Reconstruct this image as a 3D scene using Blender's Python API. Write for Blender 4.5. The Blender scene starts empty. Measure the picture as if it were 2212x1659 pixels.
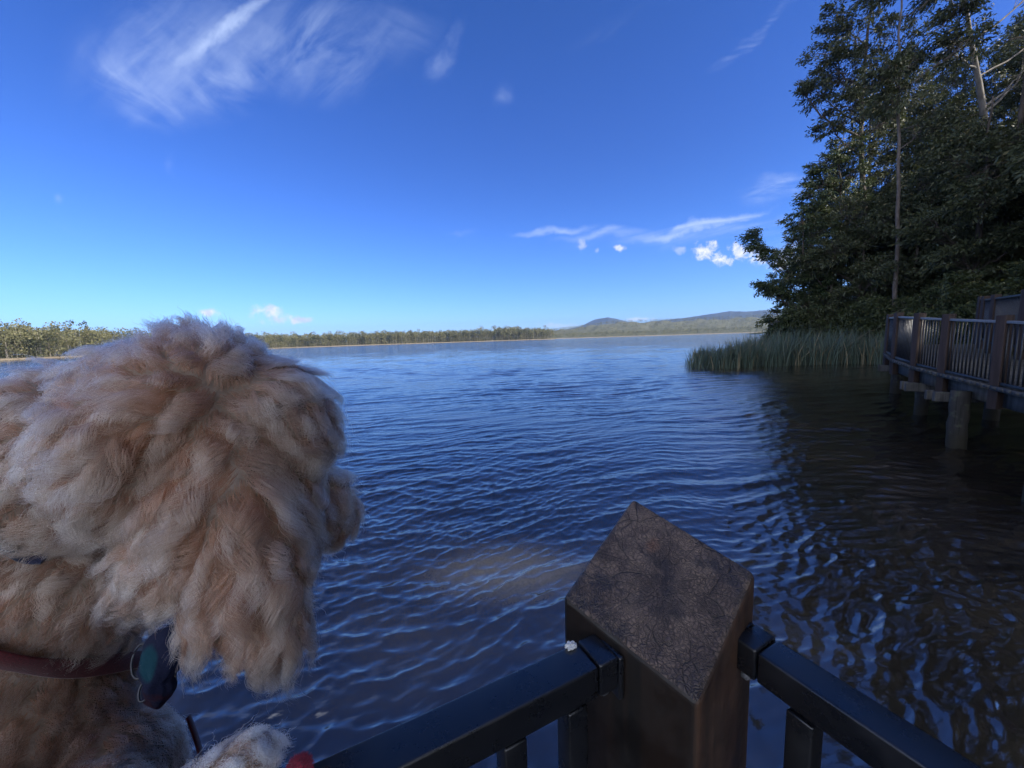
import bpy, bmesh, math, random
import numpy as np
from mathutils import Vector, Matrix

# ------------------------------------------------------------------ camera / sky / sun / exposure
SC = bpy.context.scene
COL = SC.collection
CAM_H = 2.3                                   # eye height above the water (water = z 0)
PITCH, ROLL, FPX = math.radians(6.63), math.radians(1.78), 831.0
fw = np.array([0, math.cos(PITCH), -math.sin(PITCH)])
_r0 = np.array([1.0, 0, 0]); _u0 = np.array([0, math.sin(PITCH), math.cos(PITCH)])
RT = math.cos(ROLL) * _r0 - math.sin(ROLL) * _u0
UP = math.sin(ROLL) * _r0 + math.cos(ROLL) * _u0
CAMP = np.array([0, 0, CAM_H])


def ray(x, y):
    return fw + RT * (x - 1106) / FPX + UP * (829.5 - y) / FPX


def at(x, y, depth):
    """world point that a photo measurement (2212 px wide) has at a given depth in metres"""
    return CAMP + ray(x, y) * depth


cam_d = bpy.data.cameras.new("camera")
cam = bpy.data.objects.new("camera", cam_d)
COL.objects.link(cam)
cam_d.sensor_width = 36.0
cam_d.lens = FPX / 2212 * 36.0
cam_d.clip_start = 0.02
cam_d.clip_end = 20000
M = Matrix(((RT[0], UP[0], -fw[0], 0), (RT[1], UP[1], -fw[1], 0), (RT[2], UP[2], -fw[2], CAM_H), (0, 0, 0, 1)))
cam.matrix_world = M
SC.camera = cam

SUN_BEAR, SUN_EL = math.radians(122), math.radians(37)     # bearing clockwise from +Y
SC.view_settings.view_transform = 'Standard'
SC.view_settings.look = 'None'
SC.view_settings.exposure = 2.0
SC.view_settings.gamma = 1.0
SC.cycles.volume_bounces = 0
SC.cycles.max_bounces = 8
SC.cycles.transparent_max_bounces = 12

sun_d = bpy.data.lights.new("sun", 'SUN')
sun_d.energy = 2.1
sun_d.angle = math.radians(0.5)
sun_d.color = (1.0, 0.93, 0.82)
sun = bpy.data.objects.new("sun", sun_d)
COL.objects.link(sun)
sdir = Vector((math.sin(SUN_BEAR) * math.cos(SUN_EL), math.cos(SUN_BEAR) * math.cos(SUN_EL), math.sin(SUN_EL)))
sun.rotation_euler = sdir.to_track_quat('Z', 'Y').to_euler()
sun.location = (60, -30, 80)

# ------------------------------------------------------------------ node helpers


class NT:
    def __init__(s, tree):
        s.t = tree; s.n = tree.nodes; s.l = tree.links

    def node(s, typ, **kw):
        n = s.n.new(typ)
        for k, v in kw.items():
            setattr(n, k, v)
        return n

    def put(s, sock, v):
        if isinstance(v, bpy.types.NodeSocket):
            s.l.new(v, sock)
        elif v is not None:
            if isinstance(v, (tuple, list)) and len(v) == 3 and sock.type == 'RGBA':
                v = (*v, 1)
            sock.default_value = v

    def math(s, op, a, b=None, c=None, clamp=False):
        n = s.node('ShaderNodeMath', operation=op, use_clamp=clamp)
        s.put(n.inputs[0], a); s.put(n.inputs[1], b); s.put(n.inputs[2], c)
        return n.outputs[0]

    def mix(s, fac, a, b, blend='MIX'):
        n = s.node('ShaderNodeMix', data_type='RGBA', blend_type=blend)
        s.put(n.inputs[0], fac); s.put(n.inputs[6], a); s.put(n.inputs[7], b)
        return n.outputs[2]

    def xyz(s, v):
        n = s.node('ShaderNodeSeparateXYZ'); s.put(n.inputs[0], v)
        return n.outputs[0], n.outputs[1], n.outputs[2]

    def vec(s, x, y, z):
        n = s.node('ShaderNodeCombineXYZ')
        s.put(n.inputs[0], x); s.put(n.inputs[1], y); s.put(n.inputs[2], z)
        return n.outputs[0]

    def noise(s, vec, scale, detail=4, rough=0.55, dist=0.0, out=0):
        n = s.node('ShaderNodeTexNoise')
        s.put(n.inputs['Vector'], vec); s.put(n.inputs['Scale'], scale); s.put(n.inputs['Detail'], detail)
        s.put(n.inputs['Roughness'], rough); s.put(n.inputs['Distortion'], dist)
        return n.outputs[out]

    def ramp(s, v, lo, hi, a=0.0, b=1.0, smooth=True):
        n = s.node('ShaderNodeMapRange', interpolation_type='SMOOTHSTEP' if smooth else 'LINEAR')
        s.put(n.inputs[0], v); s.put(n.inputs[1], lo); s.put(n.inputs[2], hi); s.put(n.inputs[3], a); s.put(n.inputs[4], b)
        return n.outputs[0]

    def mapping(s, vec, scale=(1, 1, 1), rot=(0, 0, 0), loc=(0, 0, 0)):
        n = s.node('ShaderNodeMapping')
        s.put(n.inputs[0], vec); s.put(n.inputs['Scale'], scale); s.put(n.inputs['Rotation'], rot); s.put(n.inputs['Location'], loc)
        return n.outputs[0]

    def voronoi(s, vec, scale, feature='F1', out=0, rnd=1.0):
        n = s.node('ShaderNodeTexVoronoi', feature=feature)
        s.put(n.inputs['Vector'], vec); s.put(n.inputs['Scale'], scale); s.put(n.inputs['Randomness'], rnd)
        return n.outputs[out]

    def bump(s, h, strength=0.3, dist=0.01, normal=None):
        n = s.node('ShaderNodeBump')
        s.put(n.inputs['Height'], h); s.put(n.inputs['Strength'], strength); s.put(n.inputs['Distance'], dist)
        if normal is not None:
            s.put(n.inputs['Normal'], normal)
        return n.outputs[0]


def new_mat(name):
    m = bpy.data.materials.new(name)
    m.use_nodes = True
    t = NT(m.node_tree)
    t.n.clear()
    out = t.node('ShaderNodeOutputMaterial')
    return m, t, out


def pbr(t, out, base, rough=0.7, normal=None, metal=0.0, spec=0.5, **kw):
    b = t.node('ShaderNodeBsdfPrincipled')
    t.put(b.inputs['Base Color'], base); t.put(b.inputs['Roughness'], rough)
    t.put(b.inputs['Metallic'], metal); t.put(b.inputs['Specular IOR Level'], spec)
    if normal is not None:
        t.put(b.inputs['Normal'], normal)
    for k, v in kw.items():
        t.put(b.inputs[k], v)
    t.l.new(b.outputs[0], out.inputs[0])
    return b


# ------------------------------------------------------------------ world: Nishita sky + clouds by direction
W = bpy.data.worlds.new("World")
SC.world = W
W.use_nodes = True
t = NT(W.node_tree)
t.n.clear()
wo = t.node('ShaderNodeOutputWorld')
bg = t.node('ShaderNodeBackground')
t.l.new(bg.outputs[0], wo.inputs[0])
sky = t.node('ShaderNodeTexSky', sky_type='NISHITA')
sky.sun_disc = False
sky.sun_elevation = SUN_EL
sky.sun_rotation = SUN_BEAR
sky.altitude = 0
sky.air_density = 1.0
sky.dust_density = 0.3
sky.ozone_density = 4.0
SKY_STRENGTH = 0.10
bg.inputs[1].default_value = SKY_STRENGTH
hs = t.node('ShaderNodeHueSaturation')
hs.inputs['Saturation'].default_value = 1.18
hs.inputs['Value'].default_value = 1.0
t.l.new(sky.outputs[0], hs.inputs['Color'])
tc = t.node('ShaderNodeTexCoord')
el_ = t.xyz(tc.outputs['Generated'])[2]
dy_ = t.xyz(tc.outputs['Generated'])[1]
low = t.mix(t.ramp(el_, 0.0, .45), (.245, .345, .475), (.225, .27, .385))
low = t.mix(t.ramp(el_, .42, .75), low, (.185, .25, .345))
back = t.ramp(dy_, -.05, -.45)       # the sun's half of the sky: brightened, unseen white cloud added as neutral fill
horizon = t.mix(back, low, (.85, .85, .85))
skycol = t.mix(1.0, hs.outputs[0], horizon, 'MULTIPLY')
skycol = t.mix(1.0, skycol, (.97, .99, 1.22), 'MULTIPLY')
dx, dy, dz = t.xyz(tc.outputs['Generated'])
fwd = t.math('MAXIMUM', dy, 0.02)
gx = t.math('DIVIDE', dx, fwd)                 # direction as tangent of azimuth / elevation around north
gz = t.math('DIVIDE', dz, fwd)
front = t.ramp(dy, 0.1, 0.25)
gv = t.vec(gx, gz, 0.0)


def fiber(angle, sx, sy, scale, dist=1.2, detail=6):
    m1 = t.mapping(gv, rot=(0, 0, -math.radians(angle)))
    m2 = t.mapping(m1, scale=(sx, sy, 1))
    return t.noise(m2, scale, detail, 0.62, dist)


fibA = fiber(38, 1.0, 3.2, 4.2, .45, 10)
fibB = fiber(10, 0.8, 6.0, 5.0, 0.8)
fibC = fiber(-35, 1.0, 2.8, 4.6, .5, 10)
puff = t.noise(gv, 34, 7, 0.66, 0.25)
warp = t.noise(gv, 5, 5, 0.6, 0.0, out=1)
wv = t.node('ShaderNodeVectorMath', operation='SUBTRACT'); t.l.new(warp, wv.inputs[0]); wv.inputs[1].default_value = (.5, .5, .5)


def ellipse(px, py, a, b, ang, wamt=0.12):
    """soft elliptical direction mask (1 in the middle) from measured centre / half sizes in photo px"""
    c = ray(px, py); cx, cz = c[0] / c[1], c[2] / c[1]
    sc = 1.0 / (FPX * 0.99)
    v = t.node('ShaderNodeVectorMath', operation='MULTIPLY_ADD')
    t.l.new(wv.outputs[0], v.inputs[0]); v.inputs[1].default_value = (wamt,) * 3; t.l.new(gv, v.inputs[2])
    m1 = t.mapping(v.outputs[0], loc=(-cx, -cz, 0))
    m2 = t.mapping(m1, rot=(0, 0, -math.radians(ang)))
    m3 = t.mapping(m2, scale=(1 / (a * sc), 1 / (b * sc), 0))
    ln = t.node('ShaderNodeVectorMath', operation='LENGTH'); t.l.new(m3, ln.inputs[0])
    return t.ramp(ln.outputs[1], 1.0, 0.0)


cover = None


def add_cover(val):
    global cover
    if cover is None:
        cover = val
    else:
        a = t.math('SUBTRACT', 1.0, cover); b = t.math('SUBTRACT', 1.0, val)
        cover = t.math('SUBTRACT', 1.0, t.math('MULTIPLY', a, b))


RA = t.ramp(fibA, 0.34, 0.74); RB = t.ramp(fibB, 0.36, 0.74); RC = t.ramp(fibC, 0.34, 0.76)
RS = t.ramp(fibA, 0.12, 0.62); RL = t.ramp(fibB, 0.15, 0.65)
for px, py, a, b, ang, st, fb in [
    (485, 58, 170, 22, 34, .62, RS), (360, 110, 260, 150, 10, .28, RA), (420, 90, 300, 130, 8, .16, t.ramp(fibC, .2, .6)), (290, 180, 150, 70, -38, .42, RC),
    (690, 95, 220, 120, 5, .36, RA), (490, 190, 180, 75, 15, .34, RC), (960, 110, 75, 26, 50, .34, RA),
    (860, 60, 120, 90, 20, .12, RC), (1625, 78, 140, 16, 32, .26, RB), (1700, 410, 130, 34, 4, .50, RB),
    (1195, 498, 100, 12, 3, .50, RL), (1310, 508, 130, 17, 4, .42, RL), (1500, 492, 200, 13, 10, .60, RL), (1570, 482, 110, 9, 12, .5, RB),
    (1450, 503, 260, 34, 5, .26, RB), (1600, 505, 160, 22, 5, .38, RB), (135, 430, 18, 16, 0, .5, RC),
    (997, 508, 40, 12, 12, .5, RB), (380, 360, 12, 26, 0, .12, RC), (1085, 195, 34, 30, 0, .18, RC),
    (1730, 520, 90, 40, 5, .3, RB), (170, 490, 70, 18, -20, .07, RC), (1340, 40, 160, 20, 30, .06, RA),
]:
    add_cover(t.math('MULTIPLY', t.math('MULTIPLY', ellipse(px, py, a, b, ang), fb), st * 1.15, clamp=True))
cirrus = cover
cover = None
base_shade = None
for px, py, a, b, st in [
    (580, 674, 50, 24, 1), (608, 684, 40, 15, 1), (648, 689, 44, 10, 1), (450, 679, 34, 14, 1), (1524, 541, 40, 21, 1), (1564, 562, 30, 17, 1),
    (1600, 545, 32, 24, .95), (1642, 551, 42, 24, .95), (1715, 570, 56, 28, .9), (1340, 537, 18, 10, .75), (1255, 531, 14, 18, .4),
    (1470, 541, 24, 14, .3), (1205, 703, 62, 8, .5), (1380, 692, 34, 6, .6), (1700, 560, 60, 40, .5), (1290, 545, 10, 6, .25), (410, 690, 20, 6, .5)]:
    e = ellipse(px, py, a * 1.25, b * 1.25, 0, 0.03)
    s_ = t.math('ADD', e, t.math('MULTIPLY', t.math('SUBTRACT', puff, 0.5), 3.2))
    add_cover(t.math('MULTIPLY', t.math('MULTIPLY', t.ramp(s_, 0.24, 1.15), t.ramp(e, 0.0, 0.18)), st))
cumulus = cover
skyc = t.mix(t.math('MULTIPLY', cirrus, front), skycol, (1.7, 2.1, 3.0))
grey = t.ramp(t.noise(gv, 40, 4, 0.6), 0.38, 0.62)
cumcol = t.mix(grey, (2.1, 2.25, 2.65), (3.0, 2.95, 2.95))
skyc = t.mix(t.math('MULTIPLY', cumulus, front), skyc, cumcol)
fill_veil = t.ramp(t.noise(tc.outputs['Generated'], 2.2, 5, .6), .35, .65, .35, .85)
skyc = t.mix(t.math('MULTIPLY', fill_veil, back), skyc, (7.2, 7.2, 7.3))
t.l.new(skyc, bg.inputs[0])

# ------------------------------------------------------------------ object helpers


def link(name, data, parent=None, mat=None):
    o = bpy.data.objects.new(name, data)
    COL.objects.link(o)
    if parent is not None:
        o.parent = parent
    if mat is not None:
        data.materials.clear(); data.materials.append(mat)
    return o


def tag(o, label=None, cat=None, group=None, kind=None):
    for k, v in (('label', label), ('category', cat), ('group', group), ('kind', kind)):
        if v:
            o[k] = v
    return o


def empty(name, loc, label, cat, group=None, rz=0.0):
    o = bpy.data.objects.new(name, None)
    COL.objects.link(o)
    o.location = loc; o.rotation_euler = (0, 0, rz); o.empty_display_size = 0.2
    return tag(o, label, cat, group)


def np_mesh(name, V, F, smooth=False):
    """V (n,3); F list of int arrays (m,k)"""
    if not isinstance(F, (list, tuple)):
        F = [F]
    F = [f for f in F if len(f)]
    me = bpy.data.meshes.new(name)
    V = np.asarray(V, np.float32)
    me.vertices.add(len(V)); me.vertices.foreach_set('co', V.ravel())
    loops = np.concatenate([f.ravel() for f in F]).astype(np.int32)
    cnt = np.concatenate([np.full(len(f), f.shape[1], np.int32) for f in F])
    st = np.concatenate([[0], np.cumsum(cnt)[:-1]]).astype(np.int32)
    me.loops.add(len(loops)); me.loops.foreach_set('vertex_index', loops)
    me.polygons.add(len(cnt)); me.polygons.foreach_set('loop_start', st)
    if smooth:
        me.polygons.foreach_set('use_smooth', np.ones(len(cnt), bool))
    me.update(calc_edges=True)
    me.validate()
    return me


def grid_faces(nr, nc, wrap=False):
    i = np.arange(nr - 1)[:, None]; j = np.arange(nc if wrap else nc - 1)[None, :]
    j2 = (j + 1) % nc
    return np.stack([i * nc + j, i * nc + j2, (i + 1) * nc + j2, (i + 1) * nc + j], -1).reshape(-1, 4)


class Geo:
    """collects tubes / boxes / quads into one mesh"""

    def __init__(s):
        s.V = []; s.F4 = []; s.F3 = []; s.n = 0

    def add(s, V, F4=None, F3=None):
        V = np.asarray(V, float)
        if F4 is not None and len(F4):
            s.F4.append(np.asarray(F4) + s.n)
        if F3 is not None and len(F3):
            s.F3.append(np.asarray(F3) + s.n)
        s.V.append(V); s.n += len(V)

    def tube(s, P, R, k=6, cap=True):
        P = np.asarray(P, float); R = np.broadcast_to(np.asarray(R, float), (len(P),))
        T = np.gradient(P, axis=0); T /= np.linalg.norm(T, axis=1, keepdims=True) + 1e-9
        ref = np.where(np.abs(T[:, 2:3]) > 0.9, np.array([[1.0, 0, 0]]), np.array([[0, 0, 1.0]]))
        ref = np.broadcast_to(ref[0], T.shape) if np.ptp(np.abs(T[:, 2])) < 0.5 else ref
        A = np.cross(T, ref); A /= np.linalg.norm(A, axis=1, keepdims=True) + 1e-9
        B = np.cross(T, A)
        th = np.arange(k) * 2 * math.pi / k
        V = P[:, None] + R[:, None, None] * (A[:, None] * np.cos(th)[None, :, None] + B[:, None] * np.sin(th)[None, :, None])
        n = len(P)
        F = grid_faces(n, k, True)
        V = V.reshape(-1, 3)
        f3 = []
        if cap:
            V = np.vstack([V, P[0], P[-1]])
            c0, c1 = n * k, n * k + 1
            for j in range(k):
                f3 += [(c0, (j + 1) % k, j), (c1, (n - 1) * k + j, (n - 1) * k + (j + 1) % k)]
        s.add(V, F, np.array(f3) if f3 else None)

    def box(s, c, size, ax=None):
        """box centred at c; ax 3x3 rows are its axes"""
        ax = np.eye(3) if ax is None else np.asarray(ax, float)
        h = np.asarray(size, float) / 2
        V = np.array([[x, y, z] for x in (-1, 1) for y in (-1, 1) for z in (-1, 1)], float) * h
        V = V @ ax + np.asarray(c, float)
        F = np.array([(0, 1, 3, 2), (4, 6, 7, 5), (0, 4, 5, 1), (2, 3, 7, 6), (0, 2, 6, 4), (1, 5, 7, 3)])
        s.add(V, F)

    def bar(s, a, b, w, h, up=(0, 0, 1)):
        """rectangular bar from a to b, w across, h along 'up'"""
        a = np.asarray(a, float); b = np.asarray(b, float)
        d = b - a; L = np.linalg.norm(d); d = d / L
        side = np.cross(d, up); side /= np.linalg.norm(side); u = np.cross(side, d)
        s.box((a + b) / 2, (L, w, h), np.stack([d, side, u]))

    def mesh(s, name, smooth=False):
        V = np.vstack(s.V)
        F = []
        if s.F4: F.append(np.vstack(s.F4))
        if s.F3: F.append(np.vstack(s.F3))
        return np_mesh(name, V, F, smooth)


def bevel_mesh(me, w, seg=2):
    bm = bmesh.new(); bm.from_mesh(me)
    bmesh.ops.bevel(bm, geom=list(bm.edges), offset=w, segments=seg, affect='EDGES', profile=0.6)
    bm.to_mesh(me); bm.free()
    return me


# ------------------------------------------------------------------ materials
def mat_leaf(name, c1, c2, c3=(.10, .10, .03), trans=0.17, rough=0.5, clump=0.35, dark=None):
    m, t, out = new_mat(name)
    g = t.node('ShaderNodeNewGeometry')
    r = g.outputs['Random Per Island']
    col = t.mix(r, c1, c2)
    col = t.mix(t.ramp(r, 0.93, 0.97), col, c3)
    n = t.noise(t.node('ShaderNodeTexCoord').outputs['Object'], clump, 3)
    col = t.mix(t.math('MULTIPLY', t.ramp(n, .35, .7), .5), col, c2)
    if dark:
        col = t.mix(t.ramp(n, .50, .36), col, dark)
    b = t.node('ShaderNodeBsdfPrincipled')
    t.put(b.inputs['Base Color'], col); t.put(b.inputs['Roughness'], rough); t.put(b.inputs['Specular IOR Level'], 0.3)
    tr = t.node('ShaderNodeBsdfTranslucent'); t.put(tr.inputs[0], t.mix(.4, col, (.16, .18, .03)))
    mx = t.node('ShaderNodeMixShader'); mx.inputs[0].default_value = trans
    t.l.new(b.outputs[0], mx.inputs[1]); t.l.new(tr.outputs[0], mx.inputs[2]); t.l.new(mx.outputs[0], out.inputs[0])
    return m


def mat_bark(name, c1, c2, scale=3.0):
    m, t, out = new_mat(name)
    o = t.node('ShaderNodeTexCoord').outputs['Object']
    n = t.noise(t.mapping(o, scale=(scale, scale, scale * .25)), 1.0, 5, .6)
    n2 = t.noise(o, .5, 3)
    col = t.mix(t.ramp(n, .35, .65), c1, c2)
    col = t.mix(t.math('MULTIPLY', t.ramp(n2, .45, .7), .5), col, (.16, .13, .11))
    pbr(t, out, col, .85, t.bump(n, .5, .05), spec=.2)
    return m


M_leaf_gum = mat_leaf('gum_leaves', (.036, .050, .026), (.072, .082, .042), (.15, .13, .06))
M_leaf_dark = mat_leaf('broad_leaves', (.028, .045, .020), (.054, .075, .032), (.12, .11, .045))
M_leaf_shrub = mat_leaf('shrub_leaves', (.030, .046, .018), (.064, .078, .032), (.13, .12, .05))
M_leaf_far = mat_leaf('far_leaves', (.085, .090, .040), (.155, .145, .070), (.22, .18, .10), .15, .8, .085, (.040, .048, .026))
M_bark_pale = mat_bark('pale_gum_bark', (.40, .365, .325), (.24, .21, .185))
M_bark_grey = mat_bark('grey_bark', (.14, .122, .115), (.075, .062, .055), 6)
M_bark_dark = mat_bark('dark_bark', (.10, .082, .068), (.05, .042, .036), 6)
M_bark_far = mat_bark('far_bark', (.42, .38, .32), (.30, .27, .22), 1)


def mat_water():
    m, t, out = new_mat('lake_water')
    P = t.node('ShaderNodeNewGeometry').outputs['Position']
    x, y, z = t.xyz(P)
    d = t.math('SQRT', t.math('ADD', t.math('MULTIPLY', x, x), t.math('MULTIPLY', y, y)))
    flat = t.vec(x, y, 0.0)
    # fine ripples: short crests lying mostly across the lake
    rp = t.mapping(flat, rot=(0, 0, math.radians(-14)))
    n1 = t.noise(t.mapping(rp, scale=(7, 19, 1)), 1.0, 4, .62, .3)
    n2 = t.noise(t.mapping(rp, scale=(1.5, 5.0, 1)), 1.0, 5, .66, .3)
    n3 = t.noise(t.mapping(rp, scale=(.28, .95, 1)), 1.0, 4, .6, .4)
    gust = t.ramp(t.noise(t.mapping(flat, scale=(.02, .05, 1)), 1.0, 3, .5), .35, .65, .65, 1.25)
    near = t.ramp(d, 2, 14, .35, 1.0)
    mid = t.ramp(d, 9, 30, 0.0, 1.0)
    far = t.ramp(d, 30, 110, 0.0, 1.0)
    h = t.math('MULTIPLY', t.math('MULTIPLY', n1, .008), near)
    h = t.math('ADD', h, t.math('MULTIPLY', t.math('MULTIPLY', n2, .017), t.math('MULTIPLY', mid, gust)))
    h = t.math('ADD', h, t.math('MULTIPLY', t.math('MULTIPLY', n3, .22), far))
    nrm = t.bump(h, 1.0, 1.0)
    # brown tannin water; pale sand lies just under the surface near the rail
    body = t.mix(t.ramp(t.noise(flat, .6, 3), .35, .65), (.009, .007, .0055), (.017, .013, .009))
    body = t.mix(t.ramp(d, 7.5, 2.5), body, (.017, .0135, .0105))
    s1 = t.noise(t.mapping(flat, rot=(0, 0, .3), scale=(.55, 1.0, 1)), 1.0, 3, .5)
    sand = t.ramp(s1, .42, .66)
    shal = t.ramp(d, 7.0, 1.2)
    fine = t.ramp(t.noise(flat, 34, 3, .6), .3, .7, .8, 1.15)
    cx, cy = -0.15, 3.62
    ex = t.math('DIVIDE', t.math('SUBTRACT', x, cx), 1.05); ey = t.math('DIVIDE', t.math('SUBTRACT', y, cy), .62)
    sp = t.math('SQRT', t.math('ADD', t.math('MULTIPLY', ex, ex), t.math('MULTIPLY', ey, ey)))
    patch = t.ramp(t.math('ADD', sp, t.math('MULTIPLY', t.math('SUBTRACT', s1, .5), 1.2)), 1.15, .2)
    amt = t.math('MULTIPLY', t.math('ADD', t.math('MULTIPLY', sand, t.math('MULTIPLY', shal, .22)), t.math('MULTIPLY', patch, .8), clamp=True), fine, clamp=True)
    col = t.mix(amt, body, (.19, .150, .080))
    pbr(t, out, col, .03, nrm, spec=.5, IOR=2.15)
    return m


def mat_ground(name, c1, c2, c3, s=.05):
    m, t, out = new_mat(name)
    o = t.node('ShaderNodeNewGeometry').outputs['Position']
    n = t.noise(o, s, 6, .65); n2 = t.noise(o, s * 9, 5, .65)
    col = t.mix(t.ramp(n, .38, .62), c1, c2)
    col = t.mix(t.math('MULTIPLY', t.ramp(n2, .4, .65), .6), col, c3)
    pbr(t, out, col, .95, t.bump(n2, .6, 1.0 / max(s * 9, .01) * .12), spec=.1)
    return m


M_water = mat_water()
M_bank = mat_ground('leaf_litter_bank', (.050, .040, .026), (.085, .065, .040), (.035, .045, .018), .5)
M_land = mat_ground('wooded_land', (.085, .088, .048), (.13, .125, .075), (.06, .066, .036), .02)
M_hill = mat_ground('forest_hill', (.022, .030, .028), (.045, .055, .042), (.06, .066, .05), .006)
M_sand = mat_ground('sandy_shore', (.30, .245, .17), (.24, .19, .13), (.17, .14, .09), .2)
M_bed = mat_ground('lake_bed', (.06, .045, .03), (.10, .075, .05), (.05, .04, .03), .3)

# ------------------------------------------------------------------ water, bed and land
rng = np.random.default_rng(7)
PI = math.pi


WAVE = .0028


def build_water():
    rr = [0.0, 0.35]
    r = 0.55
    while r < 1700:
        rr.append(r)
        r += max(0.019, r * 0.0046)
    rr = np.array(rr)
    ths = np.radians(np.concatenate([np.linspace(-178, -62, 60), np.arange(-60, 62.01, .2), np.linspace(64, 178, 58)]))
    dr = np.gradient(rr)
    Rr, Th = np.meshgrid(rr, ths, indexing='ij')
    X = Rr * np.sin(Th); Y = Rr * np.cos(Th)
    dth = np.gradient(ths)
    cell = np.maximum(dr[:, None], np.minimum(Rr * dth[None, :], 50) * .75)
    Z = np.zeros_like(X)
    g = np.random.default_rng(11)
    n = 130
    lam = np.exp(g.uniform(math.log(.08), math.log(1.5), n))
    lam[:6] = [2.4, 1.75, 1.3, 1.0, .8, .65]
    main = math.radians(-90 + 12)
    sub = Rr < 260
    xs, ys, cs = X[sub], Y[sub], cell[sub]
    wx = xs + .22 * np.sin(xs * .9 + 1.3 * np.sin(ys * .5)) + .35 * np.sin(ys * .37 + 2) + .05 * np.sin(xs * 3.1 + ys * 2.2)
    wy = ys + .20 * np.sin(xs * .55 + ys * .3 + 1) + .12 * np.sin(xs * 1.7 - ys * .8) + .035 * np.sin(xs * 4.3 + 1.0 - ys * 1.1)
    zs = np.zeros_like(xs); gx_ = np.zeros_like(xs); gy_ = np.zeros_like(xs)
    for i in range(n):
        L = lam[i]; k = 2 * PI / L
        sp = .15 if L > 1.2 else (.26 if L > .45 else (.38 if L > .2 else .5))
        a = main + g.normal(0, sp)
        amp = WAVE * L * (.85 if L > .7 else (1.3 if L > .3 else 2.1))
        if i < 6: amp *= [.9, 1.1, 1.1, 1.2, 1.3, 1.3][i]
        ph = g.uniform(0, 2 * PI)
        ca_, sa_ = math.cos(a), math.sin(a)
        q = k * (ca_ * wx + sa_ * wy) + ph
        att = np.clip((L / cs - 2.2) / 2.5, 0, 1)
        # groups of waves rather than one endless train
        env = np.clip(.5 + .75 * np.sin(xs * (.5 / L ** .5) * math.cos(i * 2.3) + ys * (.42 / L ** .5) * math.sin(i * 1.7) + i * 2.1), 0, 1.3)
        A = amp * att * env
        c_ = np.cos(q)
        zs += A * c_ + A * .22 * np.cos(2 * q)
        sn = np.sin(q) * A * .75
        gx_ += sn * ca_; gy_ += sn * sa_
    calm = .92 + .42 * np.sin(xs * .21 + 1.7 * np.sin(ys * .16)) * np.sin(ys * .37 + .9 * np.sin(xs * .27) + 1) + .18 * np.sin(xs * .8 + ys * 1.1 + 2 * np.sin(ys * .5))
    Z[sub] = zs * calm
    X[sub] -= gx_ * calm; Y[sub] -= gy_ * calm
    V = np.stack([X, Y, Z], -1).reshape(-1, 3)
    me = np_mesh('water', V, grid_faces(len(rr), len(ths)), True)
    o = link('water', me, None, M_water)
    tag(o, 'wind-rippled blue-brown lake water', 'lake', kind='structure')


build_water()

g = Geo(); n = 48
th = np.arange(n) * 2 * PI / n
V = np.vstack([[[0, 0, -.9]], np.stack([7600 * np.cos(th), 7600 * np.sin(th), np.full(n, -.9)], -1)])
g.add(V, None, np.array([(0, 1 + i, 1 + (i + 1) % n) for i in range(n)]))
tag(link('ground', g.mesh('ground'), None, M_bed), 'lake bed and low ground under the water', 'ground', kind='structure')


def interp(xs, ys):
    return lambda v: np.interp(v, xs, ys)


# far shore: distance by bearing (deg)
shore_near = interp([-95, -75, -60, -53, -48, -35, -29, -10, 2, 6.2, 6.6], [120, 150, 190, 275, 330, 480, 640, 760, 800, 830, 840])
shore_far = interp([4, 10, 33, 60, 75], [1060, 1120, 1250, 1300, 1300])


def land_strip(name, b0, b1, fd, prof, mat, step=.5, label=''):
    bs = np.arange(b0, b1 + .01, step)
    ds = np.array([p[0] for p in prof]); hs_ = np.array([p[1] for p in prof])
    V = []
    for d_, h in zip(ds, hs_):
        dist = fd(bs) + d_
        hh = h + (rng.normal(0, .06 * max(h, 0), len(bs)) if h > 1 else 0)
        V.append(np.stack([np.sin(np.radians(bs)) * dist, np.cos(np.radians(bs)) * dist, np.full(len(bs), 1.0) * hh], -1))
    V = np.vstack(V)
    o = link(name, np_mesh(name, V, grid_faces(len(ds), len(bs)), True), None, mat)
    tag(o, label, 'land', kind='structure')
    return o


land_strip('shore', -95, 6.6, shore_near, [(0, -.4), (2, .12), (7, .75)], M_sand, .25, 'pale sandy strip at the far waterline')
land_strip('far_land', -95, 6.6, lambda b: shore_near(b) + 7, [(-.2, .70), (20, 1.6), (90, 4), (300, 8), (420, -1)], M_land, .5, 'low wooded land beyond the lake')
land_strip('far_shore', 2, 75, shore_far, [(0, -.4), (4, .2), (14, 1.0)], M_sand, .25, 'thin pale far shoreline')

ridge = interp([2, 4.9, 9, 15.4, 23, 33, 50, 75], [34, 42, 56, 80, 76, 78, 80, 80])


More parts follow.
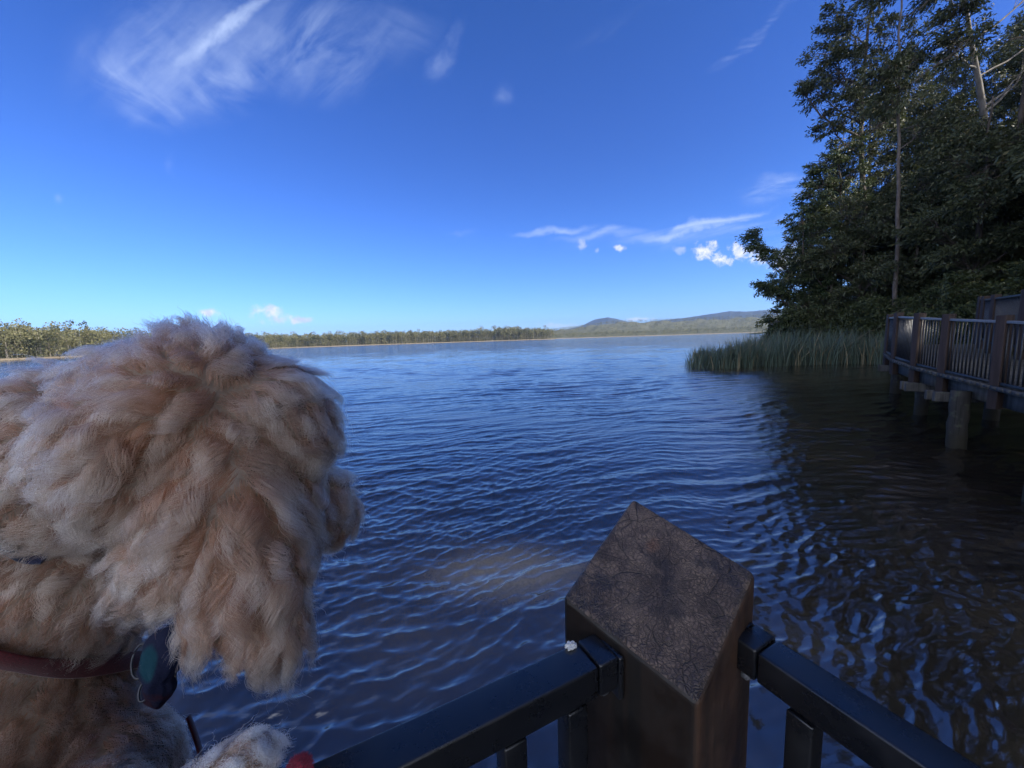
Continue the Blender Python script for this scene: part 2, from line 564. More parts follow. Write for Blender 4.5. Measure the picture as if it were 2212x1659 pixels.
def build_hills():
    bs = np.arange(2, 75.1, .35)
    ds = np.concatenate([[0, 20, 60, 120], np.arange(200, 1700, 60)])
    g_ = np.random.default_rng(3)
    V = []
    for d_ in ds:
        f = np.clip((d_ - 60) / 900, 0, 1); f = f * f * (3 - 2 * f)
        f2 = np.clip((d_ - 1100) / 600, 0, 1)
        dist = shore_far(bs) + 13 + d_
        h = 1.0 + f * (ridge(bs) - 10) * (1 - f2) + f * (1 - f2) * (4 * np.sin(bs * 1.3 + d_ * .006) + 3 * np.sin(bs * 3.1 - d_ * .011))
        V.append(np.stack([np.sin(np.radians(bs)) * dist, np.cos(np.radians(bs)) * dist, h], -1))
    V = np.vstack(V)
    o = link('terrain', np_mesh('terrain', V, grid_faces(len(ds), len(bs)), True), None, M_land)
    tag(o, 'low olive wooded rise beyond the far shore', 'hill', kind='structure')
    def mount(name, pts, D, width, label):
        px = [p[0] for p in pts]
        bear = [math.degrees(math.atan2(ray(p[0], p[1])[0], ray(p[0], p[1])[1])) for p in pts]
        hh = [ray(p[0], p[1])[2] / math.hypot(ray(p[0], p[1])[0], ray(p[0], p[1])[1]) * D + CAM_H for p in pts]
        b = np.arange(bear[0], bear[-1] + .01, .06)
        h = np.interp(b, bear, hh)
        rows = []
        us = np.linspace(-1, 1, 41)
        for u in us:
            f = (math.cos(u * PI) + 1) / 2
            dist = D + u * width
            ns = np.zeros_like(b)
            for q in range(1, 8):
                fr = 1.9 ** q
                ns += np.sin(b * fr * 1.1 + u * fr * 2.0 + q * 1.7) * np.sin(u * fr * 1.7 - b * fr * .6 + q) / 1.7 ** q
            z = h * f * (1 + .10 * ns * (1 - f)) + ns * 3.2 * f - 3
            rows.append(np.stack([np.sin(np.radians(b)) * dist, np.cos(np.radians(b)) * dist, z], -1))
        me = np_mesh(name, np.vstack(rows), grid_faces(len(us), len(b)), True)
        tag(link(name, me, None, M_hill), label, 'hill', kind='structure')
    mount('hills', [(1200, 716), (1255, 704), (1267, 698), (1286, 689), (1300, 687.5), (1314, 685), (1332, 688.5), (1351, 693), (1380, 701), (1420, 716)], 5200, 700, 'small blue peaked hill beyond the lake')
    mount('hills', [(1330, 716), (1404, 694), (1440, 690.5), (1482, 685.5), (1529, 679), (1555, 675), (1576, 671.5), (1610, 672.5), (1654, 669.5), (1700, 668), (1800, 664), (1950, 668), (2100, 690)], 4600, 900, 'long blue range on the horizon')


build_hills()


# ------------------------------------------------------------------ far woods (one mass each)
def far_wood(name, label, trees, ncard, bark=True):
    """trees: (x,y,z,height,width) rows"""
    g_ = np.random.default_rng(len(trees))
    T = np.asarray(trees)
    n = len(T)
    # three lobes per crown
    cen = np.repeat(T[:, None, :], ncard, 1)
    lobe = g_.integers(0, 4, (n, ncard))
    lo = g_.normal(0, 1, (n, 4, 3)) * np.array([.24, .24, .10])
    off = np.take_along_axis(lo, lobe[..., None].repeat(3, 2), 1)
    dirv = g_.normal(0, 1, (n, ncard, 3)); dirv /= np.linalg.norm(dirv, axis=2, keepdims=True)
    off = off + dirv * np.array([.20, .20, .13]) * g_.uniform(.5, 1, (n, ncard, 1))
    H = cen[..., 3:4]; Wd = cen[..., 4:5]
    low = g_.uniform(0, 1, (n, ncard, 1)) < .38
    zc = np.where(low, g_.uniform(.04, .5, (n, ncard, 1)), .66)
    c = cen[..., :3] + np.concatenate([off[..., :2] * Wd * 1.25, (zc + off[..., 2:3]) * H], -1)
    s = (Wd * .044 * g_.uniform(.5, 1.5, (n, ncard, 1))) * np.clip(np.hypot(cen[..., 0:1], cen[..., 1:2]) / 400, .84, 1.0)
    a = g_.normal(0, 1, (n, ncard, 3)); a /= np.linalg.norm(a, axis=2, keepdims=True)
    b = np.cross(a, g_.normal(0, 1, (n, ncard, 3))); b /= np.linalg.norm(b, axis=2, keepdims=True)
    Q = np.stack([c - a * s, c + b * s * .8, c + a * s, c - b * s * .8], 2).reshape(-1, 3)
    o = link(name, np_mesh(name, Q, np.arange(len(Q)).reshape(-1, 4)), None, M_leaf_far)
    tag(o, label, 'woods', kind='stuff')
    if bark:
        gg = Geo()
        for x, y, z, h, w in T[::1]:
            lean = g_.normal(0, .03, 2) * h
            gg.tube([(x, y, z - .5), (x + lean[0] * .4, y + lean[1] * .4, z + h * .4), (x + lean[0], y + lean[1], z + h * .75)], [h * .008, h * .006, h * .002], 4, False)
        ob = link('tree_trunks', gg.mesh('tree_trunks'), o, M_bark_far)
        tag(ob, kind='stuff')
    return o


def polar(b, d):
    return math.sin(math.radians(b)) * d, math.cos(math.radians(b)) * d


tr = []
for _ in range(2400):
    b = rng.uniform(-70, 6.3); d = 8 + rng.exponential(38)
    if rng.uniform() < .25: d = rng.uniform(9, 16)
    if b > 4.5 and rng.uniform() < .5: continue
    dist = float(shore_near(b)) + d
    x, y = polar(b, dist)
    hmul = np.interp(b, [-60, -50, -44, -36, -28, -20, -12, -8, -2.5, -1.5, 1, 5, 6.3], [.66, .70, .66, .72, .80, .92, .98, .98, 1.06, 1.24, 1.12, 1.06, .92])
    h = rng.uniform(14, 27) * hmul * (.75 if d < 16 and rng.uniform() < .6 else 1)
    if rng.uniform() < .05: h *= 1.14
    tr.append((x, y, .8 + min(d, 100) * .035, h, h * rng.uniform(.42, .68)))
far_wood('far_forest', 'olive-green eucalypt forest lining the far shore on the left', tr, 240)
tr = []
for _ in range(5600):
    b = rng.uniform(3.8, 62); d = rng.uniform(0, 1) ** 1.6 * 1000 + 16
    x, y = polar(b, float(shore_far(b)) + d)
    f = np.clip((d - 73) / 900, 0, 1); f = f * f * (3 - 2 * f)
    z = 1 + f * (float(ridge(b)) - 10)
    h = rng.uniform(10, 18)
    tr.append((x, y, z + 1, h, h * rng.uniform(.6, 1.0)))
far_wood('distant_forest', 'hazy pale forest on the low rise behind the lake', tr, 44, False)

# near right bank
def bank_edge(px):  # ground distance of the water's edge (depth) by photo column
    return np.interp(px, [1600, 1660, 1760, 1900, 2050, 2212, 2500, 3200, 5000], [62, 46, 35, 28, 24, 20, 15, 10.5, 7])


def build_bank():
    bs = np.concatenate([np.arange(33.6, 75, .7), np.arange(75, 176, 3.0)])
    V = []
    D = [(-1.5, -.5), (0, -.05), (2, .35), (6, .8), (14, 1.5), (30, 3.0), (60, 6.0), (110, 8.0), (170, 6)]
    for d_, h in D:
        dist = np.interp(bs, [33.6, 35, 37, 40, 44, 49, 54, 62, 75, 90, 120, 176], [140, 90, 50, 43, 40, 37, 32, 25, 19, 16, 14, 14]) + d_
        V.append(np.stack([np.sin(np.radians(bs)) * dist, np.cos(np.radians(bs)) * dist, np.full(len(bs), h) + (rng.normal(0, .05, len(bs)) if d_ > 0 else 0)], -1))
    o = link('bank', np_mesh('bank', np.vstack(V), grid_faces(len(D), len(bs)), True), None, M_bank)
    tag(o, 'shaded leaf-littered bank under the trees', 'bank', kind='structure')


build_bank()
bs = np.arange(138, 262, 3.0)
V = []
for d_, h in [(3.2, .55), (6, .7), (12, .8), (24, 1.0)]:
    V.append(np.stack([np.sin(np.radians(bs)) * d_, np.cos(np.radians(bs)) * d_, np.full(len(bs), h) + rng.normal(0, .03, len(bs))], -1))
o = link('path', np_mesh('path', np.vstack(V), grid_faces(4, len(bs)), True), None, M_sand)  # out-of-view sand, added to throw warm light back on the dog
tag(o, 'sunlit sandy path behind the platform', 'path', kind='structure')
# ------------------------------------------------------------------ trees: trunk + limbs reaching into leafy lobes
def leaf_cluster(c, d, n, r, ln, g_, sway):
    """n lance-shaped leaves round c, drooping and swept by the wind"""
    w_ = np.array([-.72, -.1, -.42]) + d * .55; w_ /= np.linalg.norm(w_)
    p = g_.normal(0, 1, (n, 3)) * np.array([r, r, r * .6]) * .34
    p += w_ * (g_.uniform(-1, 1, (n, 1)) * r * 1.15)
    dirs = d * .6 + sway + g_.normal(0, .55, (n, 3)) + np.array([0, 0, -.55])
    dirs /= np.linalg.norm(dirs, axis=1, keepdims=True)
    w = np.cross(dirs, g_.normal(0, 1, (n, 3))); w /= np.linalg.norm(w, axis=1, keepdims=True) + 1e-9
    L = ln * g_.uniform(.5, 1.6, (n, 1)); b = c + p
    return np.stack([b, b + dirs * L * .42 + w * L * .17, b + dirs * L, b + dirs * L * .42 - w * L * .17], 1)


def tree_data(seed, trunk, r0, lobes, leaf=.26, nleaf=88, crad=.66, rzk=1.3, twig=True, sway=(-.45, -.1, -.25), dead=0):
    """trunk: list of points; lobes: (x, y, z, rx, ry, rz, clusters)"""
    g_ = np.random.default_rng(seed)
    geo = Geo(); leaves = []
    sway = np.array(sway)
    tp = np.array(trunk, float)
    # resample the trunk smoothly
    s = np.linspace(0, 1, 18); s0 = np.linspace(0, 1, len(tp))
    tp = np.stack([np.interp(s, s0, tp[:, i]) for i in range(3)], 1)
    tp[1:-1] += g_.normal(0, .05, (16, 3)) * np.array([1, 1, 0])
    tr_ = r0 * (1 - s * .82) * (1 + .45 * np.exp(-s * 26))
    geo.tube(tp, tr_, 9)

    def curve(a, b, bow, k):
        u = np.linspace(0, 1, k)[:, None]
        ctl = (a + b) / 2 + bow
        return (1 - u) ** 2 * a + 2 * u * (1 - u) * ctl + u * u * b

    for (lx, ly, lz, rx, ry, rz, nc) in lobes:
        rz = rz * rzk
        lc = np.array([lx, ly, lz], float)
        # attach below the lobe, on the trunk
        hd = math.hypot(lx - np.interp(lz, tp[:, 2], tp[:, 0]), ly - np.interp(lz, tp[:, 2], tp[:, 1]))
        za = min(max(lz - rz * .5 - hd * g_.uniform(.45, .9), tp[-1, 2] * .12), tp[-1, 2] * .97)
        a = np.array([np.interp(za, tp[:, 2], tp[:, 0]), np.interp(za, tp[:, 2], tp[:, 1]), za])
        ra = float(np.interp(za, tp[:, 2], tr_)) * g_.uniform(.42, .62)
        limb = curve(a, lc, np.array([(lx - a[0]) * .18, (ly - a[1]) * .18, -.12 * hd]) + g_.normal(0, .25, 3), 10)
        limb[1:-1] += g_.normal(0, .06, (8, 3))
        lr = np.linspace(ra, max(ra * .25, .025), 10)
        geo.tube(limb, lr, 6, False)
        for q in range(nc):
            d = g_.normal(0, 1, 3); d /= np.linalg.norm(d)
            rad = g_.uniform(.45, 1.0) ** .6
            c = lc + d * np.array([rx, ry, rz]) * rad
            k = g_.integers(4, 10)
            b0 = limb[k]
            br = curve(b0, c, np.array([0, 0, -.1 * np.linalg.norm(c - b0)]) + g_.normal(0, .12, 3), 5)
            if twig:
                geo.tube(br, np.linspace(max(.018, lr[k] * .35), .010, 5), 4, False)
            dd = br[-1] - br[-2]; dd /= np.linalg.norm(dd) + 1e-9
            for sub in range(2):
                cc = c + g_.normal(0, crad * .5, 3) * (sub > 0)
                leaves.append(leaf_cluster(cc, dd, int(nleaf * g_.uniform(.35, .75)), crad * g_.uniform(.6, 1.1), leaf, g_, sway))
    for q in range(dead):        # bare twigs poking out of the crown
        l = lobes[g_.integers(0, len(lobes))]
        b0 = np.array(l[:3]); d = g_.normal(0, 1, 3) * np.array([1, 1, .4]); d /= np.linalg.norm(d)
        e = b0 + d * np.array(l[3:6]) * 1.25
        P = curve(b0, e, g_.normal(0, .3, 3), 6)
        geo.tube(P, np.linspace(.05, .008, 6), 4, False)
    Q = np.concatenate(leaves).reshape(-1, 3)
    return geo.mesh('trunk', True), np_mesh('crown', Q, np.arange(len(Q)).reshape(-1, 4))


def put_tree(name, loc, data, bark, leafm, label, group=None, rz=0.0, sc=1.0, cat='tree'):
    root = empty(name, loc, label, cat, group, rz)
    root.scale = (sc, sc, sc)
    a = link('trunk', data[0], root, bark); b = link('crown', data[1], root, leafm)
    return root


def rand_lobes(g_, H, z0, z1, R, n, nc, squash=.55):
    L = []
    for i in range(n):
        f = (i + g_.uniform(.2, .8)) / n
        z = z0 + (z1 - z0) * f
        rr = R * (1.0 - .55 * abs(f - .45) * 1.6) * g_.uniform(.35, 1.0)
        a = g_.uniform(0, 2 * PI)
        s_ = R * g_.uniform(.32, .5)
        L.append((rr * math.cos(a), rr * math.sin(a), z, s_, s_, s_ * squash, nc))
    return L


def ground_z(p):
    return max(.2, min(5.0, (math.hypot(p[0], p[1]) - 36) * .09 + .6))


def spot(px, depth):
    p = at(px, 720, depth)
    return (float(p[0]), float(p[1]), 0.15)


M_bark_white = mat_bark('white_gum_bark', (.27, .25, .225), (.15, .135, .12))
gt = np.random.default_rng(21)
proto = {}
proto['gum1'] = tree_data(1, [(0, 0, -.5), (.3, .1, 10), (-.2, .3, 20), (.4, 0, 31)], .34, rand_lobes(gt, 32, 15, 33, 6.0, 13, 22), dead=10)
proto['gum2'] = tree_data(2, [(0, 0, -.5), (-.5, 0, 9), (-.3, .4, 18), (-1.2, .2, 28)], .30, rand_lobes(gt, 29, 11, 30, 5.2, 12, 22), dead=8)
proto['gum3'] = tree_data(3, [(0, 0, -.5), (.5, 0, 8), (1.0, -.3, 17), (.6, 0, 24)], .26, rand_lobes(gt, 25, 7, 25.5, 4.8, 12, 22), dead=6)
proto['high'] = tree_data(9, [(0, 0, -.5), (.3, .2, 12), (.1, 0, 24), (.4, 0, 38)], .24, rand_lobes(gt, 40, 29, 42, 6.0, 13, 24), dead=4)
proto['broad1'] = tree_data(4, [(0, 0, -.5), (.2, .1, 4), (-.2, 0, 9), (0, .2, 14)], .24, rand_lobes(gt, 14, 2.5, 15, 4.2, 14, 22, .7), .24, 90, .6)
proto['broad2'] = tree_data(5, [(0, 0, -.5), (-.3, .1, 3), (.1, 0, 7), (.2, .2, 11)], .18, rand_lobes(gt, 11, 1.2, 11.5, 3.3, 12, 20, .7), .22, 90, .55)
proto['shrub1'] = tree_data(6, [(0, 0, -.3), (.1, 0, 1.2), (0, .1, 3.0)], .07, rand_lobes(gt, 3, .5, 3.4, 1.9, 9, 12, .75), .20, 80, .45, dead=4)
proto['shrub2'] = tree_data(8, [(0, 0, -.3), (-.1, 0, 1.4), (.2, .1, 4.2)], .08, rand_lobes(gt, 4, .6, 5.0, 1.7, 10, 12, .75), .22, 80, .45, dead=5)

# the four trees of the outer edge are shaped after the photograph
edge_low = tree_data(31, [(0, 0, -.5), (.3, .2, 3), (-.2, .3, 7), (-.6, .2, 12.5)], .22, [
    (-1.6, 0, 1.7, 1.6, 1.8, 1.1, 24), (.6, -.5, 2.2, 2.0, 1.8, 1.5, 26), (-2.3, .2, 3.4, 1.3, 1.5, 1.0, 22), (-.6, -.6, 4.4, 2.0, 1.8, 1.3, 26),
    (1.3, .2, 5.0, 1.9, 1.8, 1.4, 24), (-1.3, .3, 6.4, 1.6, 1.6, 1.1, 24), (.6, -.4, 7.6, 1.8, 1.7, 1.2, 24), (-3.6, .2, 6.3, .40, .5, .22, 4), (-4.5, .2, 6.5, .35, .4, .2, 4), (-3.0, 0, 5.7, .5, .5, .28, 5),
    (-.6, .2, 9.0, 1.5, 1.5, 1.0, 22), (-3.5, .3, 9.2, .7, .7, .4, 9), (-4.6, .2, 10.0, .75, .7, .35, 9), (-5.2, .2, 10.9, .6, .6, .3, 7), (-2.6, 0, 8.4, .7, .7, .4, 8),
    (.8, 0, 10.6, 1.6, 1.5, 1.1, 22), (-.9, .2, 12.2, 1.2, 1.2, .8, 16), (.4, 0, 13.6, 1.0, 1.0, .7, 12)], .24, 85, .5, dead=6)
edge_mid = tree_data(32, [(0, 0, -.5), (-.2, .2, 7), (.2, .2, 13), (-.6, 0, 19)], .24, [
    (-1.5, 0, 8, 1.8, 1.8, 1.2, 22), (1.4, .3, 9.0, 2.0, 1.8, 1.3, 22), (-.2, 0, 11, 2.1, 1.9, 1.3, 24), (-2.3, .3, 12.8, 1.3, 1.3, .8, 16), (1.5, 0, 13.4, 2.0, 1.8, 1.2, 24),
    (-2.0, .2, 15.5, 1.4, 1.4, .7, 18), (-3.2, 0, 14.4, .8, .8, .4, 8), (.3, 0, 16.2, 1.9, 1.8, 1.1, 24), (-1.5, .2, 17.6, 1.3, 1.3, .6, 16), (.4, 0, 19.2, 1.5, 1.4, .9, 18), (-2.6, .1, 17.0, .6, .6, .3, 6)], .24, 80, .5, dead=12)
edge_tall = tree_data(33, [(1.0, 0, -.5), (.6, .2, 9), (-.4, .3, 17), (-1.0, .2, 25), (-.6, 0, 33)], .36, [
    (-1.0, 0, 18.0, 1.5, 1.5, .9, 16), (-3.6, .3, 21.0, 1.2, 1.2, .6, 14), (-2.3, 0, 22.6, 1.9, 1.8, 1.0, 24), (.8, 0, 21.2, 2.2, 2.0, 1.3, 26), (-5.0, .2, 24.0, 1.5, 1.4, .9, 20), (-6.5, 0, 24.3, .9, .9, .5, 10),
    (-3.2, -.3, 25.2, 2.0, 1.8, 1.1, 26), (.2, .3, 25.0, 2.3, 2.0, 1.4, 28), (-4.6, .2, 27.2, 1.8, 1.6, .9, 22), (-2.0, 0, 28.3, 2.1, 1.9, 1.1, 26), (1.6, 0, 28.5, 2.2, 2.0, 1.3, 26),
    (-3.8, .2, 30.2, 1.7, 1.5, .8, 20), (.4, 0, 31.5, 2.3, 2.0, 1.2, 26), (-3.4, .1, 33.2, 1.0, 1.0, .5, 11), (-2.0, 0, 34.6, 1.2, 1.1, .5, 12), (1.4, 0, 34.5, 2.2, 2.0, 1.2, 24), (-4.6, 0, 34.8, .9, .9, .4, 9), (-3.4, 0, 36.4, .9, .9, .45, 9),
    (.2, .2, 37.0, 1.9, 1.6, .9, 18), (3.2, 0, 36.5, 2.0, 1.8, 1.1, 20)], .27, 75, .56, dead=30)
white_gum = tree_data(34, [(1.0, 0, -.5), (.6, .1, 9), (.9, .3, 17), (.5, .2, 21), (-1.0, .1, 25), (-1.8, .2, 29), (-4.2, .1, 34)], .40, [
    (5.6, .3, 27.5, 2.0, 1.8, .9, 20), (4.6, 0, 32.5, 2.2, 1.8, 1.0, 22), (1.6, .2, 33, 1.8, 1.8, 1.0, 20), (-3.0, -.2, 35.5, 2.2, 2.0, 1.1, 22), (7.2, .2, 31, 1.8, 1.6, .9, 18), (-4.5, .2, 31, 1.4, 1.4, .7, 12),
    (.6, 0, 37.5, 2.2, 2.0, 1.2, 22), (5.0, 0, 37.5, 2.2, 2.0, 1.2, 22), (-3.4, 0, 26.0, 1.2, 1.2, .6, 10), (2.8, -.2, 23.5, 1.2, 1.2, .6, 9)], .27, 75, .56, dead=22)

put_tree('edge_tree', spot(1738, 36), edge_low, M_bark_dark, M_leaf_dark, 'low bushy tree at the lake edge, thin leafy sprays reaching over the water', cat='tree')
put_tree('edge_tree', spot(1800, 37.5), edge_mid, M_bark_dark, M_leaf_dark, 'mid-height dark tree just behind the low bushy tree at the edge of the wood')
put_tree('tall_gum_tree', spot(1850, 38), edge_tall, M_bark_grey, M_leaf_gum, 'tall gum tree whose leafy crown leans out farthest to the left over the lake')
put_tree('white_gum_tree', spot(2070, 36), white_gum, M_bark_white, M_leaf_gum, 'gum tree with a pale forked trunk shining high in the wood')
straight = tree_data(35, [(.3, 0, -.5), (-.35, 0, 10), (-1.05, 0, 20), (-1.6, 0, 30)], .17, rand_lobes(gt, 30, 16.5, 31, 3.6, 10, 18), dead=8)
put_tree('straight_gum_tree', spot(1928, 30), straight, M_bark_grey, M_leaf_gum, 'slim grey trunk rising straight up behind the far corner of the boardwalk')
thick = tree_data(36, [(0, 0, -.5), (.1, 0, 6), (.2, 0, 12), (.1, 0, 17)], .26, rand_lobes(gt, 30, 6, 16, 4.2, 9, 20), dead=8)
put_tree('thick_gum_tree', spot(2088, 27), thick, M_bark_dark, M_leaf_gum, 'thick straight dark trunk standing behind the boardwalk, right of the slim grey one')

G1 = 'trees of the shaded wood behind the boardwalk'
k = 0
fill = [  # photo column, depth, prototype, scale, turn
    (1868, 44, 'gum2', .95), (1965, 41, 'gum3', .95), (2110, 50, 'gum2', 1.15), (2255, 33, 'gum3', .80), (2330, 34, 'gum2', .86), (2400, 28, 'gum3', .95),
    (1800, 50, 'gum3', .85), (2010, 44, 'gum3', .80), (2225, 46, 'gum1', 1.2), (2480, 36, 'gum2', 1.1), (2590, 33, 'gum1', 1.0), (2170, 36, 'gum3', .72), (2030, 52, 'gum1', 1.1), (2180, 44, 'gum2', 1.12), (1925, 47, 'gum2', 1.0), (2290, 40, 'gum1', 1.05), (2110, 33, 'gum3', .62), (2020, 34, 'gum3', .55), (2160, 29, 'high', 1.0), (2290, 27, 'high', 1.05), (2430, 26, 'high', 1.0), (2560, 22, 'gum2', 1.2)]
for px, d, pr, sc in fill:
    put_tree('gum_tree', spot(px, d), proto[pr], [M_bark_grey, M_bark_pale, M_bark_dark][k % 3], M_leaf_gum, 'dark-leaved gum tree crowded among others in the shaded wood', G1, rz=k * 1.9, sc=sc)
    k += 1
G2 = 'bushy trees under the gums'
for px, d, pr, sc in [(1790, 35, 'broad2', .95), (1850, 34, 'broad1', .85), (1905, 35, 'broad2', 1.0), (1965, 33, 'broad1', .95), (2020, 31, 'broad2', 1.05), (2075, 33, 'broad1', 1.05), (2140, 29, 'broad1', 1.0),
                      (2200, 27, 'broad2', 1.1), (2260, 29, 'broad1', 1.0), (2330, 26, 'broad1', 1.1), (1880, 41, 'broad1', 1.15), (2000, 40, 'broad1', 1.2), (2110, 37, 'broad1', 1.25), (2220, 36, 'broad1', 1.3), (1745, 42, 'broad1', .9)]:
    put_tree('understorey_tree', spot(px, d), proto[pr], M_bark_grey if k % 2 else M_bark_dark, M_leaf_dark, 'dense bushy tree filling the space under the tall gums', G2, rz=k * 2.3, sc=sc)
    k += 1
G3 = 'shrubs along the bank behind the reeds'
for px, d, pr, sc in [(1690, 36.5, 'shrub1', .8), (1725, 34.5, 'shrub2', .75), (1770, 33.5, 'shrub1', .95), (1815, 33, 'shrub2', .8), (1860, 31.5, 'shrub1', 1.0), (1900, 30, 'shrub2', .85), (1945, 28, 'shrub1', 1.0),
                      (1990, 27, 'shrub2', .9), (2040, 25.5, 'shrub1', 1.1), (2095, 24, 'shrub2', 1.0), (2150, 23, 'shrub1', 1.1), (2210, 22, 'shrub2', 1.0), (2270, 21, 'shrub1', 1.0), (1930, 32, 'shrub2', 1.1), (2070, 29, 'shrub2', 1.2), (2180, 26, 'shrub2', 1.2)]:
    put_tree('shrub', spot(px, d), proto[pr], M_bark_dark, M_leaf_shrub, 'dark green shrub on the bank at the foot of the trees', G3, rz=k * 1.3, sc=sc, cat='shrub')
    k += 1
# trees of the same wood continuing past the right edge: they cast the shade on the deck
for b, d, pr, sc in [(58, 46, 'broad1', 1.5), (60, 40, 'gum3', 1.2), (63, 36, 'broad1', 1.4), (69, 36, 'broad1', 1.5), (75, 33, 'broad1', 1.5), (66, 30, 'gum1', .95), (72, 24, 'broad1', 1.1), (78, 27, 'gum3', 1.0), (86, 24, 'gum2', .9), (93, 20, 'broad1', 1.25), (98, 27, 'gum1', .9), (105, 19, 'broad1', 1.35), (111, 24, 'gum3', 1.0), (112, 15, 'broad1', 1.0), (118, 20, 'broad1', 1.35), (125, 26, 'gum2', 1.0), (132, 19, 'broad1', 1.2), (104, 14, 'broad2', 1.1), (119, 13, 'broad2', 1.1), (122, 16, 'broad1', 1.3), (127, 20, 'broad1', 1.4), (115, 18, 'broad1', 1.3)]:
    x, y = polar(b, d)
    put_tree('gum_tree', (x, y, .6), proto[pr], M_bark_grey, M_leaf_gum, 'dark-leaved gum tree crowded among others in the shaded wood', G1, rz=b * 1.0, sc=sc)


# ------------------------------------------------------------------ reeds: a mass of upright blades
def build_reeds():
    g_ = np.random.default_rng(5)
    V = []; F = []
    pts = []
    # outer spit and the main bed, as (column, depth) polygons sampled at random
    while len(pts) < 2300:
        px = g_.uniform(1500, 1640); d = 24.6 + (g_.uniform(0, 1)) * np.interp(px, [1500, 1540, 1600, 1640], [1.5, 4, 7, 8]) + max(0, (1545 - px)) * .08
        pts.append((px, d, g_.uniform(.95, 1.5) * np.interp(px, [1500, 1530, 1600, 1640], [.7, 1.0, 1.15, 1.3])))
    while len(pts) < 2480:
        px = g_.normal(1506, 12); d = 24.6 + g_.uniform(0, 5)
        pts.append((px, d, g_.uniform(.35, 1.15)))
    while len(pts) < 7800:
        px = g_.uniform(1610, 1915); d = 25.0 + g_.uniform(0, 1) * 9 + max(0, px - 1860) * -.03
        pts.append((px, d, g_.uniform(1.4, 2.25) * np.interp(px, [1610, 1680, 1915], [.85, 1.0, .9])))
    n = 0
    for px, d, h in pts:
        h *= .92 + .30 * math.sin(px * .09 + d) * math.sin(d * 1.7 + px * .031) + g_.normal(0, .15)
        p = at(px, 760, d); x, y = p[0], p[1]
        lean = (g_.normal(0, .18, 2) if g_.uniform() < .72 else g_.normal(0, .5, 2)) + np.array([.10 * math.sin(px * .05) + .08, 0])
        w = g_.uniform(.011, .026)
        a = g_.uniform(0, PI); cx_, cy_ = math.cos(a) * w, math.sin(a) * w
        for q, (t_, ww) in enumerate([(0, 1), (.4, 1), (.75, .7), (1.0, .12)]):
            bx = x + lean[0] * h * t_ ** 2; by = y + lean[1] * h * t_ ** 2; bz = -.15 + (h + .15) * t_ * (1 - .10 * t_ * abs(lean[0]))
            V += [(bx - cx_ * ww, by - cy_ * ww, bz), (bx + cx_ * ww, by + cy_ * ww, bz)]
        for q in range(3):
            F.append((n + 2 * q, n + 2 * q + 1, n + 2 * q + 3, n + 2 * q + 2))
        n += 8
    m, t, out = new_mat('reed_blades')
    r = t.node('ShaderNodeNewGeometry').outputs['Random Per Island']
    z = t.xyz(t.node('ShaderNodeNewGeometry').outputs['Position'])[2]
    col = t.mix(r, (.036, .064, .052), (.064, .085, .060))
    col = t.mix(t.ramp(r, .86, .97), col, (.15, .125, .075))
    pbr(t, out, col, .55, spec=.35)
    o = link('reed_bed', np_mesh('reed_bed', V, np.array(F)), None, m)
    tag(o, 'blue-green reed bed standing in the shallows before the trees', 'reeds', kind='stuff')


build_reeds()

# low dark wooded point reaching out from behind the trees, far across the water
bm = bmesh.new()
bmesh.ops.create_icosphere(bm, subdivisions=5, radius=1)
gp_ = np.random.default_rng(9)
p0 = at(1672, 719, 405)
for v in bm.verts:
    x, y, z = v.co
    k_ = 1 + .16 * math.sin(x * 23 + y * 9) * math.sin(x * 11 + 2) + .10 * math.sin(x * 57 + z * 13)
    v.co = Vector((p0[0] + x * 30, p0[1] + y * 9, -.3 + max(z, -.2) * (2.3 + .9 * x) * k_))
me = bpy.data.meshes.new('headland'); bm.to_mesh(me); bm.free()
M_point = mat_ground('dark_point_scrub', (.018, .022, .014), (.032, .036, .022), (.012, .014, .009), .4)
tag(link('headland', me, None, M_point), 'low dark point of land far beyond the reeds', 'land', kind='structure')
# ------------------------------------------------------------------ boardwalk
def mat_wood(name, c1, c2, scale=1.0, rough=.75, green=0.0):
    m, t, out = new_mat(name)
    o = t.node('ShaderNodeTexCoord').outputs['Object']
    n = t.noise(t.mapping(o, scale=(22 * scale, 22 * scale, 1.6 * scale)), 1.0, 6, .62, .3)
    n2 = t.noise(o, 3 * scale, 4, .6)
    n3 = t.noise(t.mapping(o, scale=(90 * scale, 90 * scale, 3 * scale)), 1.0, 3, .6)
    col = t.mix(t.ramp(n, .35, .68), c1, c2)
    col = t.mix(t.math('MULTIPLY', t.ramp(n2, .45, .75), .45), col, tuple(v * .55 for v in c1))
    col = t.mix(t.math('MULTIPLY', t.ramp(n3, .58, .68), .6), col, tuple(v * .3 for v in c1))
    if green:
        col = t.mix(t.math('MULTIPLY', t.ramp(t.noise(o, 9, 4), .5, .7), green), col, (.10, .11, .07))
    pbr(t, out, col, rough, t.bump(t.math('ADD', n, t.math('MULTIPLY', n3, .6)), .35, .004 / scale), spec=.3)
    return m


